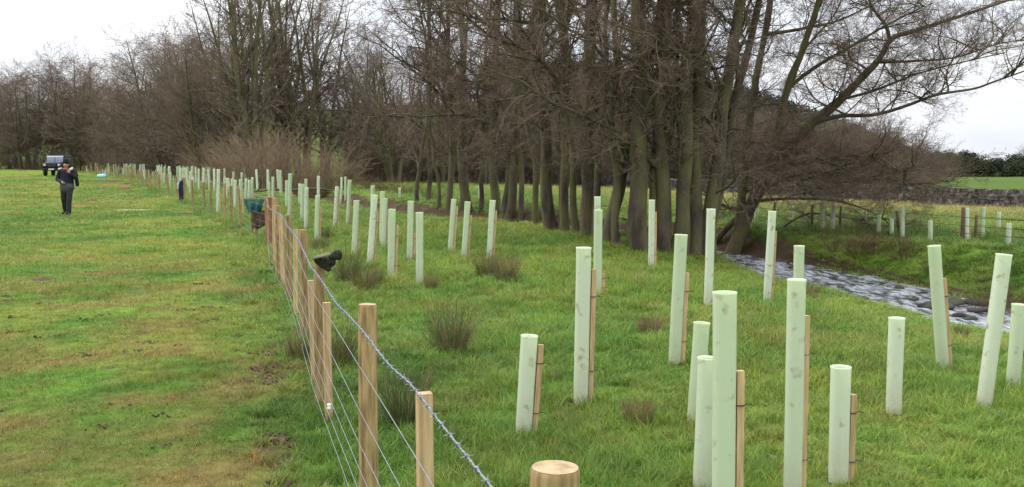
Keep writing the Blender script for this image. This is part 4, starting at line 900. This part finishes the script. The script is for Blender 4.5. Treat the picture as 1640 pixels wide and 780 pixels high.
# fence across the stream
ff = thing('wire_fence', 'old brown post and rail fence across the stream before stone wall', 'fence', (0, 0, 0))
fp = [(1680, 402), (1562, 386), (1541, 388), (1440, 376), (1345, 366), (1300, 362), (1240, 356), (1180, 350)]
W3 = [ground(*p) for p in fp]
op = meshdata('post', [(*lathe([(.05, -.3), (.05, .5), (.045, .98), (.002, 1.0)], 8), 0)], mats=[M['oldpost']])
for i, p in enumerate(W3): o = link('post', op, ff, None, tuple(p)); s = (.72 if i == 2 else .55); o.scale = (s * 1.2, s * 1.2, s * 1.05); o.rotation_euler = (0, [.0, .04, .0, .12, -.05, .03, 0, .08][i], i)
W3 = np.array(sorted(W3, key=lambda p: -p[0]))
for z in (.20, .36, .54):
    Q = W3 + [0, -.06, z]; link('rail_wire', meshdata('rail_wire', [(*tubes(Q[None], np.full((1, len(Q)), .006), 5), 0)], mats=[M['rust']]), ff)
# orange brown rail fence at the far end of the pasture
rf = thing('rail_fence', 'orange brown wooden rail fence at the far end of the pasture', 'fence', (0, 0, 0))
for k in range(9):
    x = pxx(33, 150) + k * .56; z = hz(x, 150); v, f = boxv((0, 0, .5), (.12, .12, 1.4)); link('post', meshdata('post', [(v, f, 0)], smooth=False, mats=[M['strainer']]), rf, None, (x, 150, z))
x0 = pxx(33, 150)
for z in (.3, .65, 1.0):
    v, f = boxv((x0 + 2.24, 149.92, hz(x0 + 2, 150) + z), (4.7, .06, .14)); link('rail', meshdata('rail', [(v, f, 0)], smooth=False, mats=[M['strainer']]), rf)

# crumbs of soil: poached turf, the trodden line along the fence, and rings added as contact shade round the tube feet
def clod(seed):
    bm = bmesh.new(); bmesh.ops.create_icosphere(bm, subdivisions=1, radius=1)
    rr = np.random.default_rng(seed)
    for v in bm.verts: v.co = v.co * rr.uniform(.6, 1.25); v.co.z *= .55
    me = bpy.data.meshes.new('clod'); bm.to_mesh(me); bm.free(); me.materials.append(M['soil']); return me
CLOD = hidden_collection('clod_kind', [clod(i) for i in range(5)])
rng = np.random.default_rng(77); pts = []
for _ in range(46):                                             # scattered scrapes in the pasture
    d = rng.uniform(5.6, 17); a = rng.uniform(-.52, -.13); cx, cy_ = d * math.sin(a), d * math.cos(a)
    if signed(FENCE, np.array([cx]), np.array([cy_]))[0] > -.5: continue
    k = rng.integers(4, 16); pts += [(cx + rng.normal(0, .07), cy_ + rng.normal(0, .05), rng.uniform(.006, .018)) for _ in range(k)]
for y_ in np.arange(5.2, 9.0, .012):                           # trodden line
    if vnoise(np.array(y_), np.array(0.), .45, 5) < -.05: continue
    xf = np.interp(y_, FENCE[:, 1], FENCE[:, 0]); pts.append((xf - .36 + rng.normal(0, .06), y_ + rng.normal(0, .03), rng.uniform(.010, .030)))
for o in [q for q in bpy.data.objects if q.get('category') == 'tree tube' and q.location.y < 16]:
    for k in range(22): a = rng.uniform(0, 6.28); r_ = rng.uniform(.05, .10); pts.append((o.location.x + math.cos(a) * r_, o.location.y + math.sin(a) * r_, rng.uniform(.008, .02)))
pts = np.array(pts); n = len(pts)
tag(scatter('soil_and_contact_shade_crumbs', np.stack([pts[:, 0], pts[:, 1], H(pts[:, 0], pts[:, 1]) + .012], -1), rng.uniform(0, 6, (n, 3)) * [.1, .1, 1], pts[:, 2:3] * np.array([[1.3, 1.3, 1.]]), rng.integers(0, 5, n), np.ones((n, 3)), CLOD), 'dark crumbs of soil in scrapes of the pasture and as contact shade round tube feet', 'soil')

# ------------------------------------------------------------------ remeshed bodies
def capsule(a, b, r0, r1, n=7, ell=None):
    a = np.array(a, float); b = np.array(b, float); d = b - a; L = np.linalg.norm(d); d = d / L
    ts = []; rr = []
    for k in range(n): q = math.pi / 2 * (1 - k / n); ts.append(-r0 * math.sin(q)); rr.append(max(r0 * math.cos(q), 1e-3))
    for k in range(n + 1): q = math.pi / 2 * k / n; ts.append(L + r1 * math.sin(q)); rr.append(max(r1 * math.cos(q), 1e-3))
    P = a + np.array(ts)[:, None] * d; v, f = tubes(P[None], np.array(rr)[None], 12)
    if ell is not None: c = (a + b) / 2; v = (v - c) * np.array(ell) + c
    S = 12; K = len(ts); caps = np.array([[0, S - i, S - i - 1, 0] for i in range(1, S - 1)])
    f3 = np.concatenate([np.array([[0, i + 1, i] for i in range(1, S - 1)]), np.array([[(K - 1) * S, (K - 1) * S + i, (K - 1) * S + i + 1] for i in range(1, S - 1)])])
    return v, f, f3
def remesh(name, caps, voxel, mat, parent, smooth=3):
    V = []; Q = []; T3 = []; o_ = 0
    for v, f, f3 in caps: V.append(v); Q.append(f + o_); T3.append(f3 + o_); o_ += len(v)
    V = np.concatenate(V); Q = np.concatenate(Q); T3 = np.concatenate(T3)
    me = bpy.data.meshes.new(name + '_src'); me.from_pydata(V.tolist(), [], Q.tolist() + T3.tolist()); me.update()
    bm = bmesh.new(); bm.from_mesh(me); bmesh.ops.recalc_face_normals(bm, faces=bm.faces[:]); bm.to_mesh(me); bm.free()
    tmp = bpy.data.objects.new('tmp', me); COL.objects.link(tmp)
    md = tmp.modifiers.new('r', 'REMESH'); md.mode = 'VOXEL'; md.voxel_size = voxel
    ms = tmp.modifiers.new('s', 'SMOOTH'); ms.iterations = smooth; ms.factor = .5
    dg = bpy.context.evaluated_depsgraph_get(); dg.update()
    r = bpy.data.meshes.new_from_object(tmp.evaluated_get(dg)); r.name = name
    bpy.data.objects.remove(tmp); bpy.data.meshes.remove(me)
    r.materials.clear(); r.materials.append(mat)
    for p in r.polygons: p.use_smooth = True
    return link(name, r, parent)

def person():
    g = ground(109, 344); x, y, z = g
    root = thing('person', 'person in dark jacket, trousers and beanie walking with a bag strap over one shoulder', 'person', (x, y, z)); root.rotation_euler = (0, 0, R(4))
    skin = plain('skin', (.42, .23, .16), .6); jk = plain('navy_jacket', (.010, .012, .020), .75, d=.4); tr = plain('charcoal_trousers', (.026, .024, .024), .9, d=.3); blk = plain('black_boot', (.012, .012, .012), .5)
    bn = plain('black_beanie', (.010, .010, .014), .9); gry = plain('grey_fleece', (.07, .07, .072), .9); lt = plain('pale_shoulder_panel', (.50, .50, .54), .6); org = plain('orange_collar', (.34, .10, .04), .7)
    # figure faces -Y (to the camera); his right is -X in the picture
    HEAD = (0, -.03, 1.63)
    caps = [capsule((0, .0, 1.62), (0, -.015, 1.69), .085, .09, ell=(.9, 1.08, 1)), capsule((0, -.045, 1.565), (0, -.06, 1.60), .055, .06), capsule((0, .01, 1.42), (0, -.01, 1.58), .058, .056),
            capsule((0, -.105, 1.635), (0, -.125, 1.605), .010, .015), capsule((-.083, .005, 1.64), (-.085, .01, 1.60), .016, .012), capsule((.083, .005, 1.64), (.085, .01, 1.60), .016, .012),
            capsule((0, .02, 1.35), (0, .02, .98), .13, .13, ell=(1.15, .8, 1))]
    rsd, rel, rwr = (-.20, .01, 1.40), (-.30, .05, 1.14), (-.12, -.17, 1.06)
    lsd, lel, lwr = (.20, .01, 1.40), (.30, .0, 1.17), (.17, -.17, 1.33)
    for s, e, w_ in ((rsd, rel, rwr), (lsd, lel, lwr)):
        caps += [capsule(s, e, .05, .042), capsule(e, w_, .04, .03)]
    rh, rk, ra = (-.10, .01, .93), (-.135, .05, .50), (-.15, .20, .14)
    lh, lk, la = (.10, .01, .93), (.10, -.13, .52), (.085, -.16, .10)
    for h, k, a in ((rh, rk, ra), (lh, lk, la)): caps += [capsule(h, k, .085, .058), capsule(k, a, .055, .04)]
    # hands: palm, four fingers and a thumb each
    def hand(wr, fwd, side, upv):
        wr = np.array(wr); fwd = np.array(fwd, float); fwd /= np.linalg.norm(fwd); side = np.array(side, float); side /= np.linalg.norm(side); n_ = np.array(upv, float); n_ /= np.linalg.norm(n_)
        r = [capsule(wr, wr + fwd * .075, .032, .036)]
        for i, ln in enumerate((.075, .085, .08, .062)):
            b = wr + fwd * .085 + side * (.028 - .019 * i); m = b + fwd * ln * .5 - n_ * .012; e = m + fwd * ln * .2 - n_ * .035
            r += [capsule(b, m, .0095, .009), capsule(m, e, .009, .008)]
        b = wr + fwd * .03 + side * .035; m = b + side * .03 + fwd * .025; r += [capsule(b, m, .012, .010), capsule(m, m + fwd * .03 - n_ * .012, .010, .009)]
        return r
    caps += hand(rwr, (.8, -.3, -.2), (0, -.2, 1), (.2, -1, 0)); caps += hand(lwr, (-.25, -.2, .8), (-1, -.2, 0), (0, -1, .1))
    body = remesh('body', caps, .011, skin, root, 2)
    # clothes over the body
    j = [capsule((0, .02, 1.36), (0, .02, .93), .165, .19, ell=(1.18, .82, 1)), capsule((-.12, .01, 1.40), (.12, .01, 1.40), .095, .095), capsule((0, .02, 1.43), (0, .01, 1.50), .085, .075)]
    for s, e, w_ in ((rsd, rel, rwr), (lsd, lel, lwr)): j += [capsule(s, e, .085, .072), capsule(e, w_, .07, .05)]
    jo = remesh('jacket', j, .016, jk, root, 3)
    tz = [capsule((-.06, .01, .92), (.06, .01, .92), .13, .13)]
    for h, k, a in ((rh, rk, ra), (lh, lk, la)): tz += [capsule(h, k, .115, .088), capsule(k, a, .085, .078)]
    remesh('trousers', tz, .016, tr, root, 3)
    for nm, a, toe in (('boot', ra, (-.17, .03, .05)), ('boot', la, (.09, -.34, .06))):
        heel = (a[0], a[1] + .03, .055 if a[1] < 0 else .10)
        remesh('boot', [capsule(heel, toe, .055, .045), capsule(heel, (a[0], a[1], .2), .055, .058)], .014, blk, root, 2)
    remesh('beanie', [capsule((0, .01, 1.70), (0, .0, 1.735), .105, .098, ell=(.95, 1.08, 1)), capsule((0, -.0, 1.69), (0, -.005, 1.70), .106, .108, ell=(.95, 1.08, .9))], .012, bn, root, 2)
    remesh('collar', [capsule((-.04, -.055, 1.475), (.04, -.055, 1.475), .045, .045)], .01, org, jo, 2)
    remesh('hem', [capsule((0, .02, 1.02), (0, .02, .90), .178, .20, ell=(1.19, .84, 1))], .016, gry, jo, 3)
    remesh('shoulder_light_patch', [capsule((-.22, -.03, 1.475), (-.14, -.03, 1.50), .035, .03)], .012, lt, jo, 2)  # light on the right shoulder, put in as a pale patch
    ey = plain('eye_dark', (.03, .02, .015), .3)
    for s_ in (-1, 1): remesh('eye', [capsule((s_ * .032, -.095, 1.645), (s_ * .034, -.096, 1.645), .012, .012)], .005, ey, body, 1)
    remesh('mouth', [capsule((-.02, -.112, 1.562), (.02, -.112, 1.562), .008, .008)], .004, plain('lips', (.25, .09, .07), .5), body, 1)
    # bag carried at his left side with strap
    bg_ = thing('shoulder_bag', 'black bag slung behind the walking person with pale bundle at the strap', 'bag', (x, y, z))
    bg_.rotation_euler = (0, 0, R(4)); bk = plain('black_bag_cloth', (.014, .014, .016), .8)
    remesh('pouch', [capsule((.27, .12, 1.14), (.28, .13, .98), .07, .075, ell=(.8, 1, 1))], .014, bk, bg_, 2)
    Pst = np.array([(.30, .16, 1.24), (.26, .12, 1.42), (.19, .0, 1.50), (.15, -.10, 1.46), (.17, -.175, 1.36), (.235, -.06, 1.18), (.29, .06, 1.10)])
    link('strap', meshdata('strap', [(*tubes(Pst[None], np.full((1, len(Pst)), .018), 6), 0)], mats=[bk]), bg_)
    remesh('bundle', [capsule((.20, -.16, 1.47), (.235, -.15, 1.50), .045, .04)], .012, plain('white_bundle', (.68, .66, .66), .7), bg_, 2)
person()

# ------------------------------------------------------------------ vehicle
def vehicle():
    g = ground(93, 281.5); x, y, z = g
    y = min(y, 100); x = pxx(94, y); z = hz(x, y)
    root = thing('off_road_vehicle', 'dark boxy off road vehicle parked at the far end of the pasture', 'car', (x, y, z)); root.rotation_euler = (0, 0, R(10))
    pt = plain('dark_car_paint', (.020, .024, .034), .3, .5); gl = plain('windscreen_glass', (.17, .20, .25), .08, .6, d=.1); wh = plain('pale_roof_paint', (.66, .68, .72), .35, .5, d=.08); bl = M['dark']; ch = plain('headlamp_glass', (.55, .56, .58), .15, .6)
    W2 = 1.76
    bevbox('lower_body', (W2, 3.7, .62), .05, pt, root, (0, .35, .86))
    bevbox('bonnet', (1.42, 1.05, .30), .05, pt, root, (0, -1.42, 1.18), shape=lambda c: (c.x, c.y, c.z - (.05 if c.y < 0 and c.z > 0 else 0)))
    for s in (-1, 1): bevbox('wing', (.30, 1.1, .28), .05, pt, root, (s * .74, -1.42, 1.06))
    cab = bevbox('cabin', (1.70, 2.75, .72), .05, pt, root, (0, .55, 1.52), shape=lambda c: (c.x * (.93 if c.z > 0 else 1), c.y + (.16 if c.y < 0 and c.z > 0 else 0), c.z))
    bevbox('roof', (1.58, 2.62, .12), .045, plain('blue_grey_roof', (.10, .115, .145), .4, .5), root, (0, .62, 1.93))
    bevbox('front_roof_lip', (1.50, .12, .13), .03, wh, cab, (0, -1.235, .345))  # pale colour paints the light caught by the roof's front edge
    for s in (-1, 1):
        w_ = bevbox('windscreen', (.72, .03, .50), .02, gl, cab, (s * .385, -1.325, .03)); w_.rotation_euler = (R(-12), 0, 0)
        bevbox('side_window', (.03, .85, .40), .02, gl, cab, (s * .832, -.65, .06)); bevbox('side_window', (.03, .95, .40), .02, gl, cab, (s * .832, .45, .06))
        m_ = bevbox('mirror', (.20, .08, .26), .03, bl, root, (s * 1.02, -.85, 1.50)); link('mirror_arm', meshdata('mirror_arm', [(*tubes(np.array([[[0, 0, 0], [-s * .18, .02, -.12]]]), np.full((1, 2), .012), 6), 0)], mats=[bl]), m_)
    bevbox('grille', (.92, .05, .36), .03, bl, root, (0, -1.96, 1.07))
    for k in range(5): bevbox('grille_bar', (.82, .02, .022), .005, plain('grille_grey', (.08, .08, .085), .5), root, (0, -1.995, .95 + .06 * k))
    bevbox('bumper', (1.74, .16, .16), .03, bl, root, (0, -2.06, .66)); bevbox('number_plate', (.50, .02, .11), .005, plain('plate_white', (.7, .7, .66), .5), root, (0, -2.15, .66))
    for s in (-1, 1):
        v, q = lathe([(.001, .03), (.07, .025), (.095, .0), (.11, 0), (.11, -.04)], 16); v = v[:, [0, 2, 1]] * np.array([1, -1, 1])
        link('headlamp', meshdata('headlamp', [(v, q, 0)], mats=[ch]), root, None, (s * .64, -1.99, 1.06))
        v2 = v * .45; link('indicator', meshdata('indicator', [(v2, q, 0)], mats=[plain('amber_lens', (.5, .18, .03), .3)]), root, None, (s * .80, -1.985, 1.14))
    for sx_ in (-1, 1):
        for yy in (-1.35, 1.35):
            prof = [(.18, -.11), (.36, -.12), (.40, -.08), (.405, 0), (.40, .08), (.36, .12), (.18, .11)]; v, q = lathe(prof, 22); v = v[:, [2, 1, 0]]
            wl = thing('x', '', '', (sx_ * .76, yy, .40)); wl.name = 'wheel'; wl.parent = root; del wl['label']; del wl['category']
            link('tyre', meshdata('tyre', [(v, q, 0)], mats=[bl]), wl)
            v, q = lathe([(.001, .05), (.10, .06), (.16, .03), (.19, .09), (.195, -.09), (.10, -.05), (.001, -.05)], 18); v = v[:, [2, 1, 0]] * np.array([sx_, 1, 1]); link('rim', meshdata('rim', [(v, q, 0)], mats=[plain('steel_rim', (.28, .28, .29), .4)]), wl)
            bevbox('wheel_arch', (.16, .98, .10), .03, bl, root, (sx_ * .86, yy, .86))
    link('exhaust_snorkel', meshdata('exhaust_snorkel', [(*tubes(np.array([[[.92, -.95, 1.1], [.93, -.93, 1.5], [.90, -.75, 2.0]]]), np.full((1, 3), .04), 8), 0)], mats=[bl]), root)
    for k in range(3):
        yy = -.3 + k * .8; link('roof_rack_bar', meshdata('roof_rack_bar', [(*tubes(np.array([[[-.78, yy, 1.99], [-.74, yy, 2.07], [.74, yy, 2.07], [.78, yy, 1.99]]]), np.full((1, 4), .02), 6), 0)], mats=[bl]), root)
vehicle()

# ------------------------------------------------------------------ small things by the fence
def cap():
    m = plain('camouflage_cloth', (.024, .025, .013), .95, d=.8, scale=30); lt = plain('olive_brim', (.11, .115, .055), .9)
    c = np.array([-1.36, 7.12, 1.085]); root = thing('camouflage_cap', 'dark camouflage cap hung on the barbed wire over a post', 'cap', tuple(c))
    remesh('crown', [capsule((-.02, 0, -.015), (.04, .02, -.035), .046, .05, ell=(1, 1, .8)), capsule((.0, .0, -.045), (.04, .0, -.085), .034, .018)], .008, m, root, 2)
    remesh('side_flap', [capsule((.06, .01, .0), (.105, .02, .025), .030, .034), capsule((.105, .02, .03), (.115, .02, .0), .028, .022)], .008, m, root, 2)
    V = []; F = []
    for i in range(9):
        a = -.5 + i / 8 * 1.0
        for j, rr in enumerate((.02, .075)): 
            for zz in (0, .006): V.append((.0 + a * .13 - .0 * j, -.026 - rr * math.cos(a * 2) * .6, .012 + .03 * (a + .5) - .02 * j + zz))
    V = np.array(V)
    for i in range(8):
        b = i * 4; n_ = b + 4; F += [[b, b + 2, n_ + 2, n_], [b + 1, n_ + 1, n_ + 3, b + 3], [b + 2, b + 3, n_ + 3, n_ + 2], [b, n_, n_ + 1, b + 1]]
    link('brim', meshdata('brim', [(V, np.array(F), 0)], mats=[lt]), root)
cap()
def cloth(name, label, cat, loc, w_, h_, mat, seed, fold=.06, rot=0, pinch=.3):
    """hanging sheet folded over a wire: two real layers with folds"""
    nu, nv = 26, 18; u, v = np.meshgrid(np.linspace(-1, 1, nu), np.linspace(0, 1, nv)); parts = []
    L = []
    for s in (1, -1):
        x = u * w_ / 2 * (1 - pinch * v * .5 + .1 * vnoise(v * 3, u * 2, 1, seed)); yv = s * (.015 + .05 * v) + fold * v * np.sin(u * 7 + seed + s) * .5
        zv = -v * h_ * (1 + .25 * vnoise(u * 2 + 5 * s, u * 0, 1, seed)) ; P = np.stack([x, yv, zv], -1).reshape(-1, 3)
        idx = np.arange(nu * nv).reshape(nv, nu); q = np.stack([idx[:-1, :-1], idx[:-1, 1:], idx[1:, 1:], idx[1:, :-1]], -1).reshape(-1, 4); L.append((P, q, 0))
    tp = np.stack([np.concatenate([L[0][0][:nu], L[1][0][:nu]]).reshape(2, nu, 3)], 0).reshape(-1, 3); idx = np.arange(2 * nu).reshape(2, nu); q = np.stack([idx[:-1, :-1], idx[:-1, 1:], idx[1:, 1:], idx[1:, :-1]], -1).reshape(-1, 4)
    o = link(name, meshdata(name, L + [(tp, q, 0)], mats=[mat]), None, None, loc); o.rotation_euler = (0, 0, rot); tag(o, label, cat); return o
teal = plain('teal_sheet', (.022, .085, .075), .5, d=.6, scale=5)
c = at(407, 319, 22.3); cloth('plastic_sheet', 'teal plastic sheet draped over the fence beside strainer post', 'sheet', tuple(c), .46, .27, teal, 3, .14, .1, .9)
rb = gen_shrub(700, .55, 22, M['rust'], 1.2, 2); c = ground(414, 372); o = link('wire_coil', None); bpy.data.objects.remove(o)
net = plain('brown_netting', (.09, .055, .035), .9, d=.5); c = at(416, 337, 22.6); o = cloth('brown_netting', 'bundle of brown netting hanging on the fence under the teal sheet', 'netting', tuple(c), .40, .42, net, 5, .10, .1, .1)
# navy jacket hung on the fence
c = at(289, 291, 41); root = thing('hung_jacket', 'navy jacket with pale lining hung on a far fence post', 'jacket', tuple(c))
remesh('jacket_body', [capsule((0, 0, -.12), (.02, .0, -.75), .12, .10, ell=(1, .6, 1)), capsule((.05, .0, .0), (.09, -.02, -.45), .07, .06)], .02, plain('navy_cloth', (.012, .014, .035), .8), root, 2)
remesh('lining', [capsule((-.08, -.05, -.08), (-.10, -.05, -.28), .05, .035)], .015, plain('pale_lining', (.42, .50, .58), .8), root, 2)
# pale blue bag on the grass
p = ground(163, 285); root = thing('feed_bag', 'pale blue crumpled bag lying on the pasture by the far fence', 'bag', tuple(p)); 
remesh('sack', [capsule((-.25, 0, .15), (.22, .05, .17), .17, .20), capsule((.2, 0, .25), (.28, -.05, .42), .12, .05)], .03, plain('pale_blue_plastic', (.33, .62, .68), .4), root, 2)
# soil heaps
def heap(seed, mat):
    rng = np.random.default_rng(seed); nr, na = 7, 18; V = [(0, 0, 1)]; F = []
    for i in range(1, nr):
        r = i / (nr - 1)
        for k in range(na):
            a = k / na * 6.283; rr = r * (1 + .25 * vnoise(math.cos(a) * 2 + seed, math.sin(a) * 2, 1, seed)); V.append((rr * math.cos(a), rr * math.sin(a), (math.cos(r * math.pi / 2)) ** 1.2 * (1 + .5 * float(vnoise(rr * math.cos(a) * 4, rr * math.sin(a) * 4 + seed, 1, seed))) - .08 * r))
    q = [[1 + (i) * na + k, 1 + (i + 1) * na + k, 1 + (i + 1) * na + (k + 1) % na, 1 + i * na + (k + 1) % na] for i in range(nr - 2) for k in range(na)]
    me = bpy.data.meshes.new('soil_heap'); me.from_pydata([tuple(map(float, v)) for v in V], [], [[0, 1 + k, 1 + (k + 1) % na] for k in range(na)] + q); me.materials.append(mat)
    for pl in me.polygons: pl.use_smooth = True
    return me
HP = [heap(1, M['soil']), heap(2, M['soil']), heap(3, M['peat'])]
for px, py, w_, h_, v in [(180, 292, .9, .16, 0), (205, 296, .8, .14, 1), (238, 299, .9, .16, 0), (215, 290, .6, .12, 1), (190, 286, .7, .15, 0), (148, 322, .35, .08, 0), (225, 318, .4, .08, 0), (36, 273, .8, .12, 1), (172, 298, .7, .1, 2), (200, 300, .7, .12, 2), (160, 290, .6, .1, 0)]:
    p = ground(px, py); o = link('soil_heap', HP[v], None, None, tuple(p)); o.scale = (w_, w_ * .8, h_); o.rotation_euler = (0, 0, px)
    tag(o, 'dark dug soil heap on the far pasture beside the fence', 'soil heap', 'soil heaps on the far pasture')
p = ground(300, 341); o = link('soil_heap', HP[2], None, None, tuple(p)); o.scale = (.42, .35, .05); tag(o, 'flat reddish soil patch below the hung navy jacket', 'soil heap')
p = ground(70, 447); o = link('soil_heap', HP[0], None, None, tuple(p)); o.scale = (.18, .16, .035); tag(o, 'small dark mole mound in the middle of the open pasture', 'soil heap')
p = ground(128, 330); o = link('soil_heap', HP[2], None, None, tuple(p)); o.scale = (.35, .3, .06); tag(o, 'tan soil patch behind the walking person', 'soil heap')
# pale slab of stone lying in the pasture
slab = bevbox('stone_slab', (1.25, .5, .05), .02, plain('pale_slab', (.33, .33, .22), .9), None, tuple(ground(212, 337))); slab.rotation_euler = (0, 0, -.08); tag(slab, 'thin pale slab lying flat in the pasture grass', 'slab')
# fallen dark bough by the thicket
rng = np.random.default_rng(91); p = ground(452, 312); root = thing('fallen_bough', 'black fallen bough with a hooped branch lying before the thicket', 'branch', tuple(p))
P = np.array([(-1.3, 0, .15), (-.5, .1, .25), (.4, 0, .22), (1.6, -.1, .3), (2.6, 0, .2)]); link('stem', meshdata('stem', [(*tubes(P[None], np.array([[.05, .06, .06, .05, .03]]), 7), 0)], mats=[M['limb']]), root)
a = np.linspace(0, 4.6, 16); P = np.stack([-1.3 + .30 * np.cos(a + 2.2) , 0 * a, .55 + .38 * np.sin(a + 2.2)], -1); link('hoop', meshdata('hoop', [(*tubes(P[None], np.full((1, 16), .03), 6), 0)], mats=[M['dark']]), root)
print('triangles in unique meshes:', sum(sum(len(p.vertices) - 2 for p in me.polygons) if len(me.polygons) < 20000 else len(me.loops) - 2 * len(me.polygons) for me in bpy.data.meshes))
